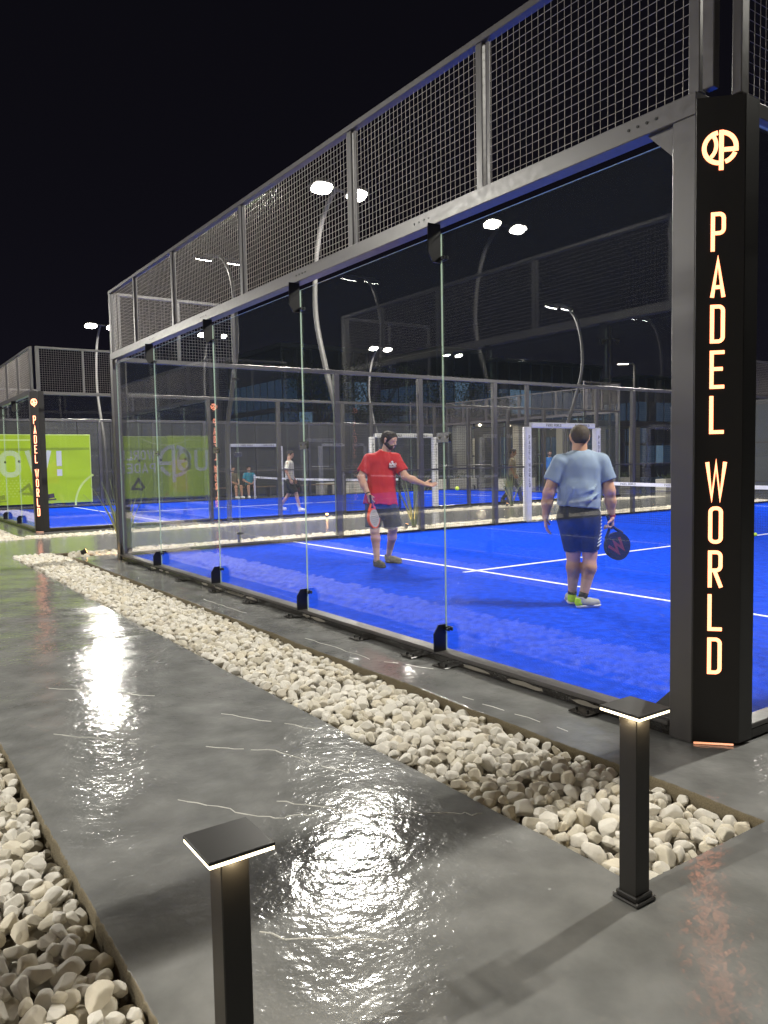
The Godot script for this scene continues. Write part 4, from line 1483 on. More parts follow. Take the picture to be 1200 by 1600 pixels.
func person_red() -> void:
	var at := Transform3D(VIEW, Vector3(-6.27, 0.034, -2.41))
	var t := thing("person", "man in red T-shirt and dark grey shorts holding out one hand", "person", "", at)
	var hc := Vector3(0.098, 1.685, 0.03)
	var hf := Vector3(0.84, -0.26, 0.5)
	var hu := Vector3(0.25, 1, 0.12)
	var mb := MB.new()
	flesh(mb, head_bones(hc, hf, hu), 0.006, 0.022)
	flesh(mb, [bone(Vector3(0.02, 1.44, -0.005), Vector3(0.078, 1.63, 0.012), 0.066, 0.056), bone(Vector3(-0.12, 1.44, 0), Vector3(0.12, 1.44, 0), 0.06, 0.06),
		bone(Vector3(-0.195, 1.43, 0.0), Vector3(-0.285, 1.2, 0.05), 0.056, 0.047), bone(Vector3(-0.285, 1.2, 0.05), Vector3(-0.25, 1.1, 0.09), 0.045, 0.047), bone(Vector3(-0.25, 1.1, 0.09), Vector3(-0.185, 0.965, 0.14), 0.045, 0.029),
		bone(Vector3(0.195, 1.43, 0.01), Vector3(0.3, 1.2, 0.1), 0.054, 0.046), bone(Vector3(0.3, 1.2, 0.1), Vector3(0.4, 1.155, 0.14), 0.045, 0.045), bone(Vector3(0.4, 1.155, 0.14), Vector3(0.54, 1.1, 0.2), 0.043, 0.028),
		bone(Vector3(-0.12, 0.72, 0.03), Vector3(-0.118, 0.5, 0.035), 0.085, 0.062), bone(Vector3(-0.118, 0.5, 0.035), Vector3(-0.108, 0.38, 0.02), 0.058, 0.061), bone(Vector3(-0.108, 0.38, 0.02), Vector3(-0.096, 0.08, 0.02), 0.061, 0.037),
		bone(Vector3(0.11, 0.72, -0.05), Vector3(0.125, 0.5, -0.08), 0.085, 0.062), bone(Vector3(0.125, 0.5, -0.08), Vector3(0.115, 0.38, -0.16), 0.058, 0.061), bone(Vector3(0.115, 0.38, -0.16), Vector3(0.065, 0.11, -0.33), 0.061, 0.037)], 0.011, 0.03)
	flesh(mb, hand_bones(Vector3(-0.185, 0.965, 0.14), Vector3(0.28, -0.85, 0.3), Vector3(0.6, 0.0, -0.7), Vector3(0.75, 0.1, 0.6), 0.95), 0.0042, 0.009)
	flesh(mb, hand_bones(Vector3(0.54, 1.1, 0.2), Vector3(0.97, -0.12, 0.2), Vector3(0.1, 0.8, 0.6), Vector3(-0.1, 0.75, -0.5), 0.1, 0.16), 0.0042, 0.009)
	part("body", mb, M.skin, t)
	head_extras(t, hc, hf, hu, M.hair, true)
	var sh := MB.new()
	flesh(sh, [bone(Vector3(0.0, 1.38, 0), Vector3(-0.02, 1.15, 0.0), 0.168, 0.178, 1.35), bone(Vector3(-0.02, 1.15, 0), Vector3(-0.036, 0.835, 0.01), 0.178, 0.228, 1.3, false, true), bone(Vector3(-0.14, 1.435, 0), Vector3(0.14, 1.435, 0), 0.074, 0.072),
		bone(Vector3(-0.175, 1.435, 0), Vector3(-0.268, 1.262, 0.03), 0.082, 0.083, 1.0, false, true), bone(Vector3(0.175, 1.435, 0.01), Vector3(0.272, 1.262, 0.07), 0.08, 0.08, 1.0, false, true), bone(Vector3(0.015, 1.46, 0.0), Vector3(0.045, 1.525, 0.005), 0.085, 0.078, 1.0, false, true)], 0.0105, 0.05, [], 0.014, 7.0, 4)
	var so := part("shirt", sh, M.red_shirt, t)
	var pr := MB.new()
	var pf := Transform3D(Basis(Vector3(1, 0, -0.32).normalized(), Vector3(0, 1, 0), Vector3(0.32, 0, 1).normalized()), Vector3(0.09, 1.33, 0.135))
	pr.xf = pf
	for q in [[[0.0, 0.0], [0.105, 0.0]], [[0.01, 0.02], [0.015, 0.045], [0.03, 0.02]], [[0.035, 0.02], [0.05, 0.055], [0.065, 0.02]], [[0.07, 0.05], [0.072, 0.02], [0.09, 0.022], [0.1, 0.045], [0.085, 0.052]], [[0.03, 0.06], [0.045, 0.075], [0.06, 0.06]]]:
		var pl := []
		for p in q: pl.append(Vector2(p[0], p[1]))
		pr.stroke(pl, 0.008, -0.03, 0.002)
	part("print", pr, M.white_print, so)
	var st := MB.new()
	flesh(st, [bone(Vector3(-0.035, 0.97, 0), Vector3(-0.02, 0.82, 0), 0.175, 0.19, 1.25), bone(Vector3(-0.125, 0.84, 0.02), Vector3(-0.133, 0.53, 0.035), 0.118, 0.112, 1.0, false, true), bone(Vector3(0.075, 0.84, -0.02), Vector3(0.125, 0.53, -0.07), 0.122, 0.126, 1.0, false, true)], 0.011, 0.035, [], 0.012, 8.0, 6)
	part("shorts", st, M.grey_shorts, t)
	shoe(t, Vector3(-0.105, 0.046, -0.02), Vector3(-0.015, 0.04, 0.16), M.khaki_shoe)
	shoe(t, Vector3(0.05, 0.062, -0.35), Vector3(0.21, 0.042, -0.26), M.khaki_shoe)
	var wb := MB.new()
	wb.tube([Vector3(-0.2, 0.995, 0.13), Vector3(-0.194, 0.982, 0.134)], [0.034, 0.034], 12)
	part("bracelet", wb, M.black_sock, t)
	# racket hanging from the hand
	var yy := Vector3(-0.12, 0.97, 0.0).normalized()
	var nz := Vector3(0.82, 0.1, 0.56)
	nz = (nz - yy * nz.dot(yy)).normalized()
	racket(at * Transform3D(Basis(yy.cross(nz), yy, nz), Vector3(-0.128, 0.66, 0.19)), M.racket_orange, M.racket_grey, "grey padel racket with orange rim held by man in red")

func person_blue() -> void:
	var at := Transform3D(VIEW, Vector3(-2.66, 0.034, -2.21))
	var t := thing("person", "man in light blue T-shirt and navy shorts seen from behind", "person", "", at)
	var hc := Vector3(-0.033, 1.598, -0.01)
	var hf := Vector3(0.03, -0.06, -1)
	var hu := Vector3(0, 1, 0)
	var mb := MB.new()
	flesh(mb, head_bones(hc, hf, hu, 1.05), 0.006, 0.022)
	flesh(mb, [bone(Vector3(-0.033, 1.38, 0.0), Vector3(-0.033, 1.545, 0.0), 0.078, 0.066), bone(Vector3(-0.16, 1.38, 0), Vector3(0.1, 1.38, 0), 0.06, 0.06),
		bone(Vector3(-0.23, 1.36, 0.0), Vector3(-0.325, 1.08, 0.01), 0.062, 0.054), bone(Vector3(-0.325, 1.08, 0.01), Vector3(-0.34, 0.99, 0.0), 0.052, 0.05), bone(Vector3(-0.34, 0.99, 0.0), Vector3(-0.35, 0.85, -0.03), 0.049, 0.031),
		bone(Vector3(0.18, 1.36, 0.0), Vector3(0.238, 1.09, 0.02), 0.062, 0.054), bone(Vector3(0.238, 1.09, 0.02), Vector3(0.255, 0.99, 0.0), 0.052, 0.05), bone(Vector3(0.255, 0.99, 0.0), Vector3(0.272, 0.855, -0.02), 0.049, 0.031),
		bone(Vector3(-0.11, 0.72, -0.01), Vector3(-0.09, 0.5, -0.03), 0.095, 0.062), bone(Vector3(-0.09, 0.5, -0.03), Vector3(-0.085, 0.37, -0.03), 0.058, 0.067), bone(Vector3(-0.085, 0.37, -0.03), Vector3(-0.068, 0.1, -0.16), 0.066, 0.038),
		bone(Vector3(0.05, 0.72, 0.01), Vector3(0.062, 0.5, 0.0), 0.095, 0.064), bone(Vector3(0.062, 0.5, 0.0), Vector3(0.05, 0.37, 0.02), 0.061, 0.064), bone(Vector3(0.05, 0.37, 0.02), Vector3(-0.012, 0.1, 0.04), 0.064, 0.038)], 0.011, 0.03)
	flesh(mb, hand_bones(Vector3(-0.35, 0.85, -0.03), Vector3(0.06, -1, -0.06), Vector3(1, 0, 0.1), Vector3(0.1, 0.1, -1), 0.32, 0.05), 0.0042, 0.009)
	flesh(mb, hand_bones(Vector3(0.272, 0.855, -0.02), Vector3(-0.06, -1, 0.0), Vector3(-1, 0, 0.25), Vector3(0.2, 0.0, 1), 1.0), 0.0042, 0.009)
	part("body", mb, M.skin_tan, t)
	head_extras(t, hc, hf, hu, M.hair_short, false, true, 0.006, false, 1.05)
	var sh := MB.new()
	flesh(sh, [bone(Vector3(-0.025, 1.3, 0), Vector3(-0.035, 1.1, 0.0), 0.195, 0.197, 1.38), bone(Vector3(-0.035, 1.1, 0), Vector3(-0.05, 0.948, 0.0), 0.197, 0.206, 1.2, false, true), bone(Vector3(-0.19, 1.37, 0), Vector3(0.14, 1.37, 0), 0.078, 0.076), bone(Vector3(-0.15, 1.375, 0), Vector3(-0.033, 1.42, 0), 0.07, 0.058), bone(Vector3(0.09, 1.375, 0), Vector3(-0.033, 1.42, 0), 0.07, 0.058),
		bone(Vector3(-0.215, 1.36, 0), Vector3(-0.297, 1.19, 0.0), 0.086, 0.086, 1.0, false, true), bone(Vector3(0.165, 1.36, 0.0), Vector3(0.222, 1.19, 0.01), 0.086, 0.084, 1.0, false, true), bone(Vector3(-0.033, 1.4, 0), Vector3(-0.033, 1.455, 0), 0.085, 0.074, 1.0, false, true),
		bone(Vector3(-0.16, 0.99, 0.14), Vector3(0.02, 1.02, 0.168), 0.004, 0.012), bone(Vector3(0.02, 1.02, 0.168), Vector3(0.12, 1.08, 0.14), 0.012, 0.004), bone(Vector3(-0.08, 1.07, 0.15), Vector3(0.05, 1.11, 0.155), 0.003, 0.01), bone(Vector3(0.05, 1.11, 0.155), Vector3(0.14, 1.2, 0.11), 0.01, 0.003), bone(Vector3(-0.2, 0.97, 0.12), Vector3(-0.13, 1.12, 0.14), 0.01, 0.003)], 0.009, 0.024, [], 0.009, 6.5, 14)
	part("shirt", sh, M.blue_shirt, t)
	var st := MB.new()
	flesh(st, [bone(Vector3(-0.05, 0.985, 0), Vector3(-0.045, 0.84, 0.01), 0.17, 0.198, 1.25), bone(Vector3(-0.125, 0.84, 0), Vector3(-0.09, 0.53, -0.02), 0.128, 0.086, 1.0, false, true), bone(Vector3(0.035, 0.84, 0.01), Vector3(0.062, 0.53, 0.0), 0.128, 0.088, 1.0, false, true)], 0.011, 0.03, [], 0.011, 8.0, 16)
	var sp := part("shorts", st, M.navy_shorts, t)
	for i in 12:
		var pp := MB.new()
		var y := 0.93 - i * 0.031
		var x := 0.137 + 0.012 * sin(i * 0.25)
		pp.tube([Vector3(x - 0.03, y - 0.012, 0.075), Vector3(x + 0.012, y + 0.012, 0.045)], [0.005, 0.005], 6)
		part("stripe", pp, M.banner_grey, sp)
	shoe(t, Vector3(-0.04, 0.046, 0.05), Vector3(0.115, 0.04, 0.03), M.grey_shoe, M.lime, M.white_shoe)
	shoe(t, Vector3(-0.07, 0.046, -0.16), Vector3(-0.06, 0.04, -0.34), M.grey_shoe, M.lime, M.white_shoe)
	var sk := MB.new()
	sk.tube([Vector3(-0.02, 0.09, 0.042), Vector3(-0.005, 0.14, 0.04)], [0.043, 0.045], 12)
	part("sock", sk, M.black_sock, t)
	sk = MB.new()
	sk.tube([Vector3(-0.068, 0.085, -0.16), Vector3(-0.069, 0.13, -0.145)], [0.043, 0.045], 12)
	part("sock", sk, M.black_sock, t)
	var wb := MB.new()
	wb.tube([Vector3(0.271, 0.862, -0.02), Vector3(0.272, 0.84, -0.02)], [0.036, 0.035], 12)
	part("wristband", wb, M.wristband, t)
	var yy := Vector3(-0.3, 0.95, 0.02).normalized()
	var nz := Vector3(0.12, 0.05, 1)
	nz = (nz - yy * nz.dot(yy)).normalized()
	racket(at * Transform3D(Basis(yy.cross(nz), yy, nz), Vector3(0.318, 0.568, 0.0)), M.racket_black, M.racket_black, "black padel racket with dull red mark held by man in light blue", M.racket_red)

# people further off: pose is "stand", "stride" or "sit"; local x right, z the way they face
func figure(label: String, where: Transform3D, pose: String, shirt: Material, lower: Material, skin: Material, long_legs := false, long_sleeves := false, cap: Material = null, shoe_mat: Material = null, s := 1.0) -> Transform3D:
	var t := thing("person", label, "person", "people further off", where * Transform3D(Basis().scaled(Vector3.ONE * s), Vector3.ZERO))
	var hip := 0.93
	var lk := Vector3(-0.09, 0.5, 0.04); var rk := Vector3(0.09, 0.5, 0.04)
	var la := Vector3(-0.1, 0.09, 0.0); var ra := Vector3(0.1, 0.09, 0.0)
	var el := Vector3(-0.27, 1.17, -0.02); var er := Vector3(0.27, 1.17, -0.02)
	var wl := Vector3(-0.25, 0.93, 0.08); var wr := Vector3(0.25, 0.93, 0.08)
	if pose == "stride":
		lk = Vector3(-0.09, 0.52, 0.2); la = Vector3(-0.09, 0.1, 0.3); rk = Vector3(0.09, 0.5, -0.06); ra = Vector3(0.09, 0.13, -0.34)
	elif pose == "sit":
		hip = 0.5
		lk = Vector3(-0.13, 0.48, 0.42); rk = Vector3(0.13, 0.48, 0.42); la = Vector3(-0.13, 0.09, 0.44); ra = Vector3(0.13, 0.09, 0.44)
		el = Vector3(-0.26, 0.74, 0.06); er = Vector3(0.26, 0.74, 0.06); wl = Vector3(-0.1, 0.62, 0.3); wr = Vector3(0.1, 0.62, 0.3)
	var dy := hip - 0.93
	var hc := Vector3(0, 1.65 + dy, 0.03)
	var hf := Vector3(0, -0.15, 1)
	var mb := MB.new()
	var c := 0.016
	flesh(mb, head_bones(hc, hf, Vector3.UP), 0.011, 0.022)
	flesh(mb, [bone(Vector3(0, 1.4 + dy, -0.01), Vector3(0, 1.57 + dy, 0.0), 0.06, 0.055), bone(Vector3(-0.19, 1.4 + dy, 0), Vector3(0.19, 1.4 + dy, 0), 0.05, 0.05), bone(Vector3(-0.2, 1.4 + dy, 0), el, 0.05, 0.042), bone(el, wl, 0.042, 0.03), bone(Vector3(0.2, 1.4 + dy, 0), er, 0.05, 0.042), bone(er, wr, 0.042, 0.03),
		bone(Vector3(-0.09, hip - 0.05, 0), lk, 0.085, 0.058), bone(lk, la, 0.06, 0.04), bone(Vector3(0.09, hip - 0.05, 0), rk, 0.085, 0.058), bone(rk, ra, 0.06, 0.04)], c, 0.03)
	for hd in [[wl, el, 1.0], [wr, er, -1.0]]:
		flesh(mb, hand_bones(hd[0], hd[0] - hd[1], Vector3(hd[2], 0, 0.1), Vector3(0, 0, 1), 0.45), 0.006, 0.009)
	part("body", mb, skin, t)
	if cap == null:
		head_extras(t, hc, hf, Vector3.UP, M.hair, false, false, 0.011)
	else:
		head_extras(t, hc, hf, Vector3.UP, cap, true, false, 0.011)
	var sh := MB.new()
	var bn := [bone(Vector3(0, 1.33 + dy, 0), Vector3(0, hip - 0.03, 0), 0.165, 0.165, 1.35, false, true), bone(Vector3(-0.15, 1.4 + dy, 0), Vector3(0.15, 1.4 + dy, 0), 0.066, 0.066)]
	for a in [[Vector3(-0.18, 1.4 + dy, 0), el, wl], [Vector3(0.18, 1.4 + dy, 0), er, wr]]:
		if long_sleeves:
			bn.append(bone(a[0], a[1], 0.07, 0.06)); bn.append(bone(a[1], a[2], 0.06, 0.045, 1.0, false, true))
		else:
			bn.append(bone(a[0], a[0].lerp(a[1], 0.75), 0.072, 0.074, 1.0, false, true))
	flesh(sh, bn, c, 0.04, [], 0.012, 7.0, 5)
	part("shirt", sh, shirt, t)
	var lo := MB.new()
	var lb := [bone(Vector3(0, hip + 0.05, 0), Vector3(0, hip - 0.08, 0), 0.15, 0.16, 1.25)]
	for l in [[-0.09, lk, la], [0.09, rk, ra]]:
		var h := Vector3(l[0], hip - 0.06, 0)
		if long_legs:
			lb.append(bone(h, l[1], 0.1, 0.075)); lb.append(bone(l[1], l[2], 0.072, 0.062, 1.0, false, true))
		else:
			lb.append(bone(h, h.lerp(l[1], 0.92), 0.105, 0.098, 1.0, false, true))
	flesh(lo, lb, c, 0.03, [], 0.008, 8.0, 7)
	part("trousers" if long_legs else "shorts", lo, lower, t)
	for a in [la, ra]:
		shoe(t, a + Vector3(0, -0.045, -0.01), a + Vector3(0, -0.05, 0.16), shoe_mat if shoe_mat else M.white_shoe)
		if not long_legs and pose == "stride":
			var sk := MB.new()
			sk.tube([a, a + (Vector3(a.x, 0.5, a.z * 0.4) - a).normalized() * 0.16], [0.044, 0.05], 10)
			part("sock", sk, M.white_shirt, t)
	return t.transform

func turned(x: float, y: float, z: float, facing: Vector3) -> Transform3D:
	facing = Vector3(facing.x, 0, facing.z).normalized()
	return Transform3D(Basis(Vector3.UP.cross(facing), Vector3.UP, facing), Vector3(x, y, z))
# ---------------------------------------------------------------- what stands beyond the courts
func boundary_wall(x0: float, z0: float, x1: float, z1: float, h: float, label: String, m: Material) -> void:
	var t := thing("boundary_wall", label, "wall", "", Transform3D(), "thing")
	var a := Vector3(x0, 0, z0)
	var b := Vector3(x1, 0, z1)
	var d := (b - a).normalized()
	var nn := d.cross(Vector3.UP)
	var L := a.distance_to(b)
	var n := int(L / 1.25)
	for i in n:
		var mb := MB.new()
		mb.xf = Transform3D(Basis(d, Vector3.UP, nn), a + d * (L * i / n))
		mb.box(Vector3(0.012, 0.05, -0.03), Vector3(L / n - 0.012, h, 0.03), 0.006)
		part("panel", mb, m, t)
	var rails := MB.new()
	rails.xf = Transform3D(Basis(d, Vector3.UP, nn), a)
	for y in [0.3, 1.9, h - 0.12]:
		rails.box(Vector3(0, y, -0.05), Vector3(L, y + 0.06, -0.031), 0.003)
	part("rail", rails, M.dark_steel, t)
	var cope := MB.new()
	cope.xf = Transform3D(Basis(d, Vector3.UP, nn), a)
	cope.box(Vector3(-0.02, h + 0.003, -0.06), Vector3(L + 0.02, h + 0.06, 0.06), 0.006)
	part("coping", cope, M.dark_steel, t)

func glass_building(label: String, x: float, z0: float, z1: float, h: float, depth: float, bay: float, storey: float, lit: float, sd: int) -> void:
	var t := thing("office_building", label, "building", "office blocks in the distance")
	var mb := MB.new()
	mb.box(Vector3(x - depth, 0, z0), Vector3(x - 0.3, h - 0.2, z1))
	part("wall", mb, M.far_wall, t)
	var rf := MB.new()
	rf.box(Vector3(x - depth - 0.2, h - 0.19, z0 + 0.2), Vector3(x + 0.1, h + 0.25, z1 - 0.2), 0.05)
	part("roof", rf, M.far_frame, t)
	var rng := RandomNumberGenerator.new()
	rng.seed = sd
	var nb := int(absf(z1 - z0) / bay)
	var ns := int((h - 0.6) / storey)
	for i in nb:
		for j in ns:
			var p := MB.new()
			var za := z0 + (z1 - z0) * i / nb
			var zb := z0 + (z1 - z0) * (i + 1) / nb
			p.box(Vector3(x - 0.28, j * storey + 0.35, za - 0.08), Vector3(x - 0.1, (j + 1) * storey - 0.05, zb + 0.08))
			part("window", p, M.added_glow_pane if rng.randf() < lit else (M.added_faint_glow_pane if rng.randf() < 0.75 else M.far_glass), t)  # pane glow is added for brightness, spread at random
	var fr := MB.new()
	for i in nb + 1:
		var za := z0 + (z1 - z0) * i / nb
		fr.box(Vector3(x - 0.299, 0, za - 0.05), Vector3(x - 0.02, h - 0.2, za + 0.05))
	part("mullion", fr, M.far_frame, t)
	# the end wall that looks towards the courts
	var sd2 := MB.new()
	var nd := int(depth / bay)
	for i in nd:
		for j in ns:
			sd2.box(Vector3(x - depth + depth * i / nd + 0.15, j * storey + 0.5, z0 + 0.02), Vector3(x - depth + depth * (i + 1) / nd - 0.15, (j + 1) * storey - 0.1, z0 + 0.08))
	part("end_window", sd2, M.added_faint_glow_pane, t)

func portico() -> void:
	var t := thing("club_house", "low dark club house with white columns beyond the far court", "building")
	var mb := MB.new()
	mb.box(Vector3(-38, 0, -42), Vector3(-33.4, 3.4, -23.6), 0.02)
	part("wall", mb, M.boundary_cladding, t)
	var rf := MB.new()
	rf.box(Vector3(-38.2, 3.41, -42.2), Vector3(-30.2, 3.75, -23.4), 0.02)
	part("roof", rf, M.dark_steel, t)
	for z in [-24.6, -25.1, -29.3, -33.0, -36.5, -40.0]:
		var c := MB.new()
		c.box(Vector3(-31.3, 0, z - 0.28), Vector3(-30.8, 3.4, z + 0.28), 0.02)
		part("column", c, M.column_white, t)
	for k in 7:
		var c := MB.new()
		var z := -26.0 - k * 0.28
		c.box(Vector3(-33.3, 0.1, z - 0.05), Vector3(-33.2, 2.7, z + 0.05), 0.01)
		part("slat", c, M.column_white, t)
	for z in [-31.2, -34.8, -38.2]:
		var w := MB.new()
		w.box(Vector3(-33.39, 0.3, z - 1.3), Vector3(-33.3, 2.8, z + 1.3), 0.01)
		var wo := part("window", w, M.added_faint_glow_pane, t)
		var f := MB.new()
		for q in [-1.3, -0.43, 0.43, 1.3]:
			f.box(Vector3(-33.299, 0.25, z + q - 0.04), Vector3(-33.26, 2.85, z + q + 0.04))
		part("frame", f, M.dark_steel, wo)
	for z in [-24.8, -27.0, -29.3, -33.0, -36.5]:
		var g := MB.new()
		g.cyl(Vector3(-31.9, 3.395, z), Vector3(-31.9, 3.407, z), 0.09, 12)
		part("downlight", g, M.far_lamp, t)
		var l := OmniLight3D.new()
		l.name = "downlight_lamp"
		l.position = Vector3(-31.9, 3.3, z)
		l.light_energy = 1.1
		l.light_color = Color(1.0, 0.93, 0.78)
		l.light_size = 0.08
		l.omni_range = 15.0
		l.omni_attenuation = 2.0
		l.shadow_enabled = true
		t.add_child(l, true)

func planter_box(x: float, z: float, L: float, label: String) -> void:
	var t := thing("planter_box", label, "planter", "white planters beyond the far court", Transform3D(Basis(), Vector3(x, 0, z)))
	var mb := MB.new()
	mb.box(Vector3(-0.25, 0.002, -L * 0.5), Vector3(0.25, 0.5, L * 0.5), 0.015)
	part("box", mb, M.planter, t)
	var rng := RandomNumberGenerator.new()
	rng.seed = int(absf(z) * 10.0)
	var lf := MB.new()
	for i in int(L * 120):
		var p := Vector3(rng.randf_range(-0.2, 0.2), 0.5 + absf(rng.randfn()) * 0.12, rng.randf_range(-L * 0.48, L * 0.48))
		var d := Vector3(rng.randfn(), rng.randf_range(0.2, 1.5), rng.randfn()).normalized() * rng.randf_range(0.06, 0.14)
		var s := d.cross(Vector3(rng.randfn(), rng.randfn(), rng.randfn())).normalized() * 0.018
		var nn := d.cross(s).normalized()
		lf.quad(p, p + d * 0.5 + s, p + d, p + d * 0.5 - s, nn)
	part("foliage", lf, M.leaf, t)

func bench(x: float, z: float, L: float, label: String) -> void:
	var t := thing("bench", label, "bench", "benches beside the far court", Transform3D(Basis(), Vector3(x, 0, z)))
	for k in 3:
		var mb := MB.new()
		mb.box(Vector3(-0.2 + k * 0.14, 0.43, -L * 0.5), Vector3(-0.08 + k * 0.14, 0.465, L * 0.5), 0.006)
		part("slat", mb, M.bench_wood, t)
	for s in [-1.0, 1.0]:
		var mb := MB.new()
		mb.box(Vector3(-0.18, 0.002, s * L * 0.42 - 0.03), Vector3(0.18, 0.429, s * L * 0.42 + 0.03), 0.006)
		part("leg", mb, M.dark_steel, t)

func tree(x: float, z: float, h: float, r: float, sd: int, label: String) -> void:
	var t := thing("street_tree", label, "tree", "dark trees before the office blocks", Transform3D(Basis(), Vector3(x, 0, z)))
	var rng := RandomNumberGenerator.new()
	rng.seed = sd
	var tr := MB.new()
	tr.tube([Vector3.ZERO, Vector3(0.1, h * 0.3, 0.05), Vector3(0.0, h * 0.6, 0.1)], [0.22, 0.17, 0.08], 8)
	var tips := []
	for i in 9:
		var a := TAU * i / 9.0 + rng.randf() * 0.5
		var e := Vector3(cos(a) * r * rng.randf_range(0.4, 0.8), h * rng.randf_range(0.5, 0.92), sin(a) * r * rng.randf_range(0.4, 0.8))
		var s := Vector3(0.05, h * rng.randf_range(0.3, 0.55), 0.07)
		tr.tube([s, s.lerp(e, 0.5) + Vector3.UP * 0.2, e], [0.09, 0.05, 0.02], 6)
		tips.append(e)
	part("trunk", tr, M.bark, t)
	var lf := MB.new()
	for e in tips:
		for k in 4:
			var cc: Vector3 = e + Vector3(rng.randfn(), rng.randfn() * 0.7, rng.randfn()) * r * 0.22
			for q in 110:
				var p := cc + Vector3(rng.randfn(), rng.randfn() * 0.8, rng.randfn()) * r * 0.14
				var d := Vector3(rng.randfn(), rng.randfn(), rng.randfn()).normalized() * rng.randf_range(0.1, 0.2)
				var s := d.cross(Vector3(rng.randfn(), rng.randfn(), rng.randfn())).normalized() * 0.05
				lf.quad(p, p + d * 0.5 + s, p + d, p + d * 0.5 - s, d.cross(s).normalized())
	part("crown", lf, M.leaf, t)

func street_lamp(x: float, z: float, h: float, label: String, towards: Vector3) -> void:
	var t := thing("street_lamp", label, "street lamp", "", Transform3D(Basis(), Vector3(x, 0, z)))
	var mb := MB.new()
	mb.tube([Vector3.ZERO, Vector3(0, h * 0.5, 0), Vector3(0, h - 0.1, 0), Vector3(0, h, 0) + towards * 0.12, Vector3(0, h + 0.02, 0) + towards * 0.35], [0.09, 0.08, 0.06, 0.055, 0.05], 10)
	part("pole", mb, M.pole_steel, t)
	var hd := MB.new()
	hd.xf = Transform3D(Basis(towards.cross(Vector3.UP), Vector3.UP, -towards), Vector3(0, h, 0) + towards * 0.6)
	hd.box(Vector3(-0.14, -0.02, -0.3), Vector3(0.14, 0.08, 0.3), 0.02)
	part("head", hd, M.pole_steel, t)
	var g := MB.new()
	g.xf = hd.xf
	g.box(Vector3(-0.11, -0.035, -0.26), Vector3(0.11, -0.021, 0.26), 0.004)
	part("light_face", g, M.far_lamp, t)
	var l := SpotLight3D.new()
	l.name = "lamp"
	l.light_energy = 8.0
	l.light_color = Color(1.0, 0.96, 0.88)
	l.spot_angle = 70.0
	l.spot_range = 40.0
	l.spot_attenuation = 2.0
	l.light_size = 0.1
	l.shadow_enabled = true
	l.transform = Transform3D(Basis.looking_at(Vector3.DOWN, Vector3.RIGHT), Vector3(0, h - 0.06, 0) + towards * 0.6)
	t.add_child(l, true)

func speaker_mast(x: float, z: float, h: float) -> void:
	var t := thing("speaker_mast", "slim dark mast with two round heads left of the street lamp", "mast", "", Transform3D(Basis(), Vector3(x, 0, z)))
	var mb := MB.new()
	mb.tube([Vector3.ZERO, Vector3(0, h, 0)], [0.09, 0.06], 8)
	part("pole", mb, M.dark_steel, t)
	for s in [-1.0, 1.0]:
		var b := MB.new()
		var o: Vector3 = Vector3(0.5687, 0, -0.8225) * s
		b.tube([Vector3(0, h - 0.8, 0), Vector3(0, h - 0.8, 0) + o * 0.28], [0.03, 0.03], 6)
		b.tube([Vector3(0, h - 0.85, 0) + o * 0.26, Vector3(0, h - 0.85, 0) + o * 0.32, Vector3(0, h - 0.95, 0) + o * 0.56], [0.06, 0.12, 0.2], 12)
		part("head", b, M.dark_steel, t)

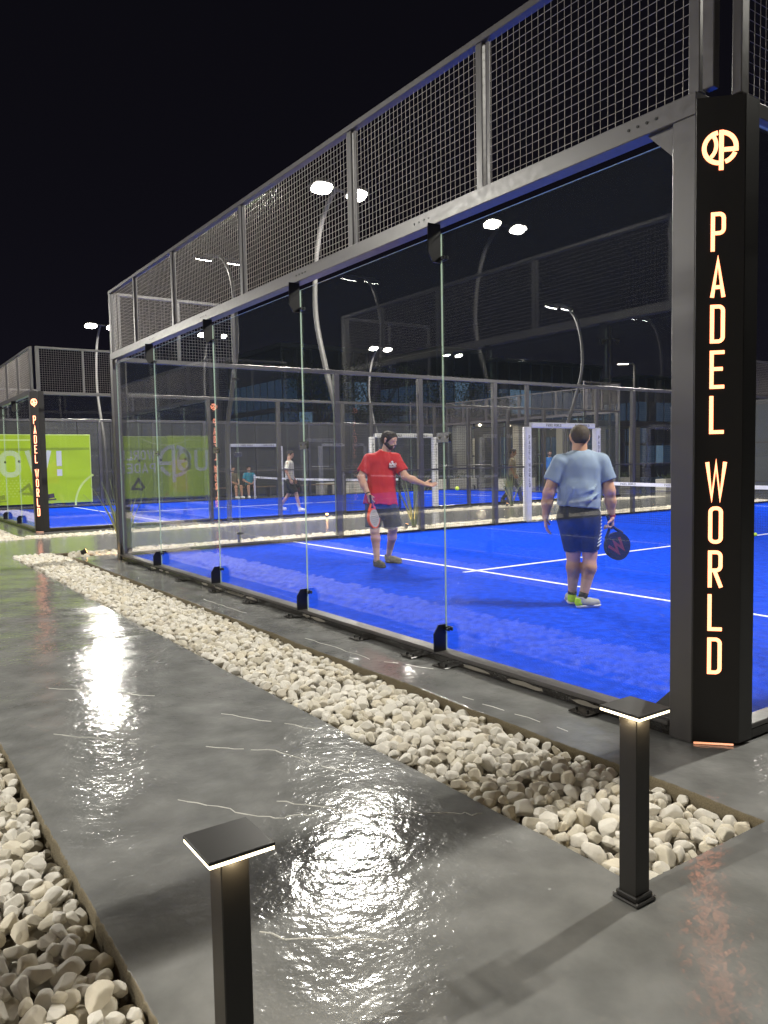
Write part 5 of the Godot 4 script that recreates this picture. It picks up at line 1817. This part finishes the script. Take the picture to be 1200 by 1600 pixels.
func banner(x: float, z0: float, z1: float, y0: float, y1: float, now: bool, label: String) -> void:
	# hangs on the inner side of a far side wall and faces +x
	var t := thing("green_banner", label, "banner", "green banners on the far side walls", Transform3D(Basis(Vector3(0, 0, -signf(z0 - z1)) if false else Vector3(0, 0, -1), Vector3.UP, Vector3(1, 0, 0)), Vector3(x, y0, maxf(z0, z1))))
	# local: x to the right as read from the court, y up, z out of the banner
	var W := absf(z1 - z0)
	var H := y1 - y0
	var nx := 24
	var mb := MB.new()
	for i in nx:
		var xa := W * i / nx
		var xb := W * (i + 1) / nx
		var za := 0.006 * sin(xa * 5.0)
		var zb := 0.006 * sin(xb * 5.0)
		for s in [1.0, -1.0]:
			mb.quad(Vector3(xa, 0, za + s * 0.002), Vector3(xb, 0, zb + s * 0.002), Vector3(xb, H, zb + s * 0.002), Vector3(xa, H, za + s * 0.002), Vector3(0, 0, s))
	part("cloth", mb, M.banner_green, t)
	var hem := MB.new()
	hem.box(Vector3(0, H, -0.012), Vector3(W, H + 0.03, 0.012), 0.003)
	hem.box(Vector3(W, -0.01, -0.012), Vector3(W + 0.03, H + 0.03, 0.012), 0.003)
	part("hem", hem, M.banner_pale, t)
	var z := 0.011
	var tx := MB.new()
	var pale := MB.new()
	var dark := MB.new()
	var oliv := MB.new()
	var F := func(px: float, py: float) -> Transform3D: return Transform3D(Basis(), Vector3(px, py, z))
	oliv.xf = F.call(0, 0)
	oliv.stroke([Vector2(0.02, H * 0.79), Vector2(W - 0.02, H * 0.8)], 0.09, 0.0, 0.001)
	if now:
		letter(tx, "N", F.call(W - 3.75, 0.93), 0.66, 0.9, 0.17, 0.0, 0.002)
		letter(tx, "O", F.call(W - 2.93, 0.93), 0.66, 0.9, 0.17, 0.0, 0.002)
		letter(tx, "W", F.call(W - 2.12, 0.93), 0.82, 0.9, 0.15, 0.0, 0.002)
		letter(tx, "!", F.call(W - 1.14, 0.93), 0.2, 0.88, 0.17, 0.0, 0.002)
		pale.xf = F.call(0, 0)
		pale.stroke(arc(Vector2(W + 0.65, -0.1), 1.2, 180, 118, 14), 0.07, 0.0, 0.0015)
		pale.stroke([Vector2(0.05, H * 0.93), Vector2(W - 1.95, H * 0.93)], 0.05, 0.0, 0.0015)
		for i in 16:
			for j in 7:
				pale.stroke([Vector2(W - 3.9 + i * 0.12 + (j % 2) * 0.06, 0.28 + j * 0.09), Vector2(W - 3.86 + i * 0.12 + (j % 2) * 0.06, 0.28 + j * 0.09)], 0.035, 0.0, 0.0015)
		dark.xf = F.call(0, 0)
		for sx in [W - 3.1, W - 1.55]:      # printed trainers
			dark.stroke([Vector2(sx, 0.17), Vector2(sx + 0.12, 0.24), Vector2(sx + 0.3, 0.27)], 0.15, 0.0, 0.0017)
			dark.stroke([Vector2(sx - 0.02, 0.11), Vector2(sx + 0.36, 0.14)], 0.05, 0.0, 0.002)
		dark.stroke([Vector2(W - 2.35, 0.42), Vector2(W - 2.05, 0.66), Vector2(W - 1.95, 0.34), Vector2(W - 2.28, 0.36)], 0.09, 0.0, 0.0017)
	else:
		words(tx, "US", F.call(0.02, 0.95), 0.8, 0.0, 0.002, false, 0.7)
		logo(tx, F.call(W - 2.35, 1.35), 0.62, 0.13, 0.0, 0.002)
		words(tx, "PADEL", F.call(W - 1.6, 0.92), 0.36, 0.0, 0.002, false, 0.62)
		words(tx, "WORLD", F.call(W - 1.6, 1.4), 0.36, 0.0, 0.002, false, 0.55)
		dark.xf = F.call(0, 0)
		dark.stroke([Vector2(W - 1.15, 0.35), Vector2(W - 0.95, 0.7), Vector2(W - 0.72, 0.35), Vector2(W - 1.1, 0.32)], 0.1, 0.0, 0.0017)
		pale.xf = F.call(0, 0)
		pale.stroke(arc(Vector2(W * 0.45, H + 1.6), 1.9, 240, 300, 12), 0.05, 0.0, 0.0015)
	part("lettering", tx, M.banner_grey, t)
	part("pale_print", pale, M.banner_pale, t)
	part("dark_print", dark, M.banner_dark, t)
	part("olive_band", oliv, M.banner_olive, t)

func tennis_ball(p: Vector3, label: String) -> void:
	var t := thing("tennis_ball", label, "ball", "yellow tennis balls", Transform3D(Basis(), p))
	var mb := MB.new()
	mb.sphere(Vector3.ZERO, Vector3.ONE * 0.033, 20)
	part("felt", mb, M.ball_felt, t)
	var sm := MB.new()
	var pts := []
	var rad := []
	for i in 33:
		var a := TAU * i / 32
		var q := Vector3(cos(a) + 0.42 * cos(3 * a) * 0.6, sin(a) - 0.42 * sin(3 * a) * 0.6, 0.9 * sin(2 * a)).normalized() * 0.0328
		pts.append(q)
		rad.append(0.0011)
	sm.tube(pts, rad, 5)
	part("seam", sm, M.white_line, t)

# ---------------------------------------------------------------- the scene
func _ready() -> void:
	setup_view()
	make_materials()
	var lp := glow("added_glow_pane", Color(0.62, 0.8, 0.95), 0.22)  # glow added to lift far panes that the floodlights hardly reach
	lp.roughness = 0.2
	lp.albedo_color = Color(0.1, 0.12, 0.14)
	var dp := glow("added_faint_glow_pane", Color(0.5, 0.72, 0.95), 0.055)  # fainter added glow, brightens far panes that would render too dark
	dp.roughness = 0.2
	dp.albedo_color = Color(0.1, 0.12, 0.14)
	build_ground()
	var A := {"x": 0.1, "z": 0.0, "sz": -1.0}
	var B := {"x": -16.3, "z": 0.0, "sz": -1.0}
	var D := {"x": 0.1, "z": 4.2, "sz": 1.0}
	var F := {"x": -16.3, "z": 4.2, "sz": 1.0}
	court_turf(A, "blue turf of the near court where the two men play")
	court_turf(B, "blue turf of the next court with the man in white")
	court_turf(D, "blue turf of the court behind the photographer")
	court_turf(F, "blue turf of the court mirrored beside the green banner")
	back_wall(A, "back", "long near glass wall with wire mesh storey on black base")
	back_wall(A, "far", "glass end wall behind the net of the near court", false)
	side_wall(A, "left", "far side wall of the near court with white padded doorway")
	side_wall(A, "right", "side wall behind the large lit letter pillar")
	back_wall(B, "back", "glass end wall beside the small lettered pillar at left edge", false)
	back_wall(B, "far", "far end wall of the court with the man in white", false)
	side_wall(B, "right", "side wall between the path and the man in white")
	side_wall(B, "left", "side wall carrying the green banner with exclamation mark")
	back_wall(D, "back", "glass and mesh wall mirrored in the near glass", false)
	side_wall(D, "left", "mirrored side wall of the court behind the photographer")
	back_wall(F, "back", "end wall beside the mirrored letter pillar", false)
	side_wall(F, "right", "side wall mirrored behind the lettered pillar")
	side_wall(F, "left", "mirrored side wall carrying the green banner with round emblem")
	net(A, "net with white lettered band across the near court")
	net(B, "net with white band behind the man in white")
	net(F, "net of the mirrored court with round emblem banner")
	sign_pillar(0.1, 0.0, 1, 1, "tall black corner pillar with large lit letters near the camera")
	sign_pillar(-10.1, 0.0, -1, 1, "black corner pillar at the far end of the near glass wall", false)
	sign_pillar(-16.3, 0.0, 1, 1, "small black pillar with lit letters at the left edge")
	sign_pillar(-16.3, 4.2, 1, -1, "letter pillar seen mirrored in the near glass wall")
	sign_pillar(0.1, 4.2, 1, -1, "letter pillar of the court behind the photographer", true)
	sign_pillar(-10.1, 4.2, -1, -1, "mirrored corner pillar without letters", false)
	var where := {"near": A, "next": B, "rear": D, "mirrored": F}
	var tells := {
		"near": ["floodlight pole behind the far side wall, brightest above the wire mesh", "floodlight pole at the far end of the near court's far side", "floodlight pole over the near court on the pillar's side", "floodlight pole on the pillar's side at the far end"],
		"next": ["floodlight pole above the green banner with exclamation mark", "floodlight pole behind the man in red at the rear side", "floodlight pole seen through the mesh left of the brightest one", "curved floodlight pole above the white padded doorway"],
		"rear": ["floodlight pair mirrored brightly in the middle of the near glass", "far floodlight pole mirrored near the letter pillar", "floodlight pole above the photographer's court", "floodlight pole at the far end behind the photographer"],
		"mirrored": ["floodlight mirrored above the round emblem banner", "small floodlight pair mirrored beside the red shirted man", "floodlight pole mirrored beside the lettered pillar", "faint curved pole mirrored left of the large pillar"]}
	for key in where:
		var c: Dictionary = where[key]
		var k := 0
		for side in ["left", "right"]:
			for w in [4.34, 16.5]:
				var x: float = c.x + 0.45 if side == "right" else c.x - 10.2 - 0.45
				flood_pole(x, c.z + c.sz * w, 1.0 if side == "right" else -1.0, tells[key][k])
				k += 1
	banner(-26.42, 1.9, -3.66, 0.2, 2.55, true, "lime green banner with grey exclamation mark at the left edge")
	banner(-26.42, 8.1, 4.4, 0.25, 2.5, false, "lime green banner with round emblem mirrored in the glass")
	bollard(0.70, 1.42, 0.64, "black bollard with lit cap at the corner of the stone bed")
	bollard(0.664, 2.80, 0.605, "black bollard with lit cap nearest the camera, cut by lower edge")
	print("people")
	person_red()
	person_blue()
	var rt := Vector3(0.5687, 0, -0.8225)
	var w1 := figure("man in white T-shirt striding across the next court", turned(-17.77, 0.034, -7.06, rt + Vector3(0.1, 0, 0.1)), "stride", M.white_shirt, M.black_shorts, M.skin)
	racket(w1 * Transform3D(Basis(Vector3(0, 0, 1), Vector3(0, 1, 0), Vector3(-1, 0, 0)), Vector3(0.3, 0.62, 0.16)), M.racket_black, M.racket_black, "black racket held by man in white T-shirt", M.racket_red)
	figure("seated man in cyan T-shirt on the bench beside the doorway", turned(-28.0, 0.02, -10.5, Vector3(1, 0, 0.2)), "sit", M.cyan_shirt, M.black_shorts, M.skin)
	figure("seated person with brown top on the bench, beside the cyan T-shirt", turned(-28.0, 0.02, -9.75, Vector3(1, 0, -0.2)), "sit", M.camo_shirt, M.black_shorts, M.skin_tan)
	figure("man in patterned khaki shirt walking left of the padded doorway", turned(-15.9, 0.0, -14.1, Vector3(0.7, 0, -0.6)), "stride", M.camo_shirt, M.dark_trousers, M.skin_dark, true, false, null, M.khaki_shoe)
	figure("man in bright blue long sleeved top and dark cap", turned(-20.55, 0.0, -20.75, Vector3(0.8, 0, 0.6)), "stand", M.cobalt_shirt, M.black_shorts, M.skin_tan, false, true, M.black_shorts)
	figure("person in dark red striped top right of the large pillar", turned(-9.9, 0.0, -21.6, Vector3(0.3, 0, 1)), "stand", M.stripe_shirt, M.black_shorts, M.skin_tan)
	tennis_ball(Vector3(-7.1, 0.992, -4.4), "yellow ball in flight beside the outstretched hand")
	tennis_ball(Vector3(-5.02, 0.07, -9.28), "yellow ball lying on the turf by the net")
	spiky_plant(-11.05, -6.5, 1.25, 3, "thin spiky plant behind the man in red")
	spiky_plant(-14.9, -13.1, 1.1, 5, "spiky plant beside the man in khaki")
	spiky_plant(-11.1, -0.35, 1.3, 8, "spiky plant behind the far corner of the near glass")
	spiky_plant(-15.1, -17.4, 1.1, 9, "spiky plant behind the net of the near court")
	uplight(-11.0, -6.25, Vector3(-0.1, 1, -0.4), "glowing light at the foot of the plant behind the red shirt")
	uplight(-14.85, -12.85, Vector3(-0.1, 1, -0.4), "glowing light at the foot of the plant by the khaki shirt")
	uplight(-15.25, -6.8, Vector3(0.6, 0.8, 0.3), "small bright light in stones below the man in white")
	uplight(-10.95, 0.35, Vector3(0.2, 0.4, -1), "small black garden light beside the far corner pillar")
	boundary_wall(-29.6, 34.0, -29.6, -23.0, 3.2, "dark panelled wall behind the green banners", M.boundary_cladding)
	boundary_wall(12.0, -27.5, -19.5, -27.5, 3.6, "grey panelled wall behind the end of the near court", M.far_wall)
	portico()
	planter_box(-28.6, -15.5, 2.6, "white planter behind the man in red")
	planter_box(-27.6, -21.6, 2.2, "white planter left of the man in khaki")
	planter_box(-25.0, -23.2, 2.0, "white planter behind the padded doorway")
	planter_box(-20.5, -24.6, 2.4, "white planter right of the padded doorway")
	planter_box(-17.5, -25.2, 2.4, "white planter beside the large letter pillar")
	bench(-28.1, -10.2, 3.0, "wooden bench with two people seated on it")
	bench(-28.1, -13.6, 2.2, "empty wooden bench behind the man in red")
	glass_building("broad blue glazed office block behind the brightest pole", -70.0, -34.0, -44.5, 13.6, 14.0, 1.75, 3.4, 0.12, 1)
	glass_building("blue glazed office block behind the mirrored lamps", -70.0, -54.5, -62.0, 14.6, 12.0, 1.9, 3.6, 0.15, 2)
	glass_building("long glazed office block above the padded doorway", -72.0, -66.0, -86.0, 14.2, 14.0, 2.0, 3.5, 0.14, 3)
	glass_building("glazed office block left of the large letter pillar", -66.0, -86.5, -96.0, 12.4, 12.0, 1.9, 3.0, 0.12, 4)
	tree(-46.0, -24.5, 9.2, 3.2, 11, "dark tree left before the blue office block")
	tree(-46.0, -29.5, 9.6, 3.0, 12, "dark tree behind the man in red")
	tree(-48.0, -38.5, 8.6, 3.4, 13, "dark tree between two office blocks")
	tree(-50.0, -44.0, 7.8, 3.0, 14, "dark tree above the man in khaki")
	speaker_mast(-30.0, -36.2, 9.6)
	street_lamp(-23.4, -30.0, 6.2, "single street lamp on a pale pole left of the large pillar", Vector3(-0.55, 0, 0.83))
	print("built")
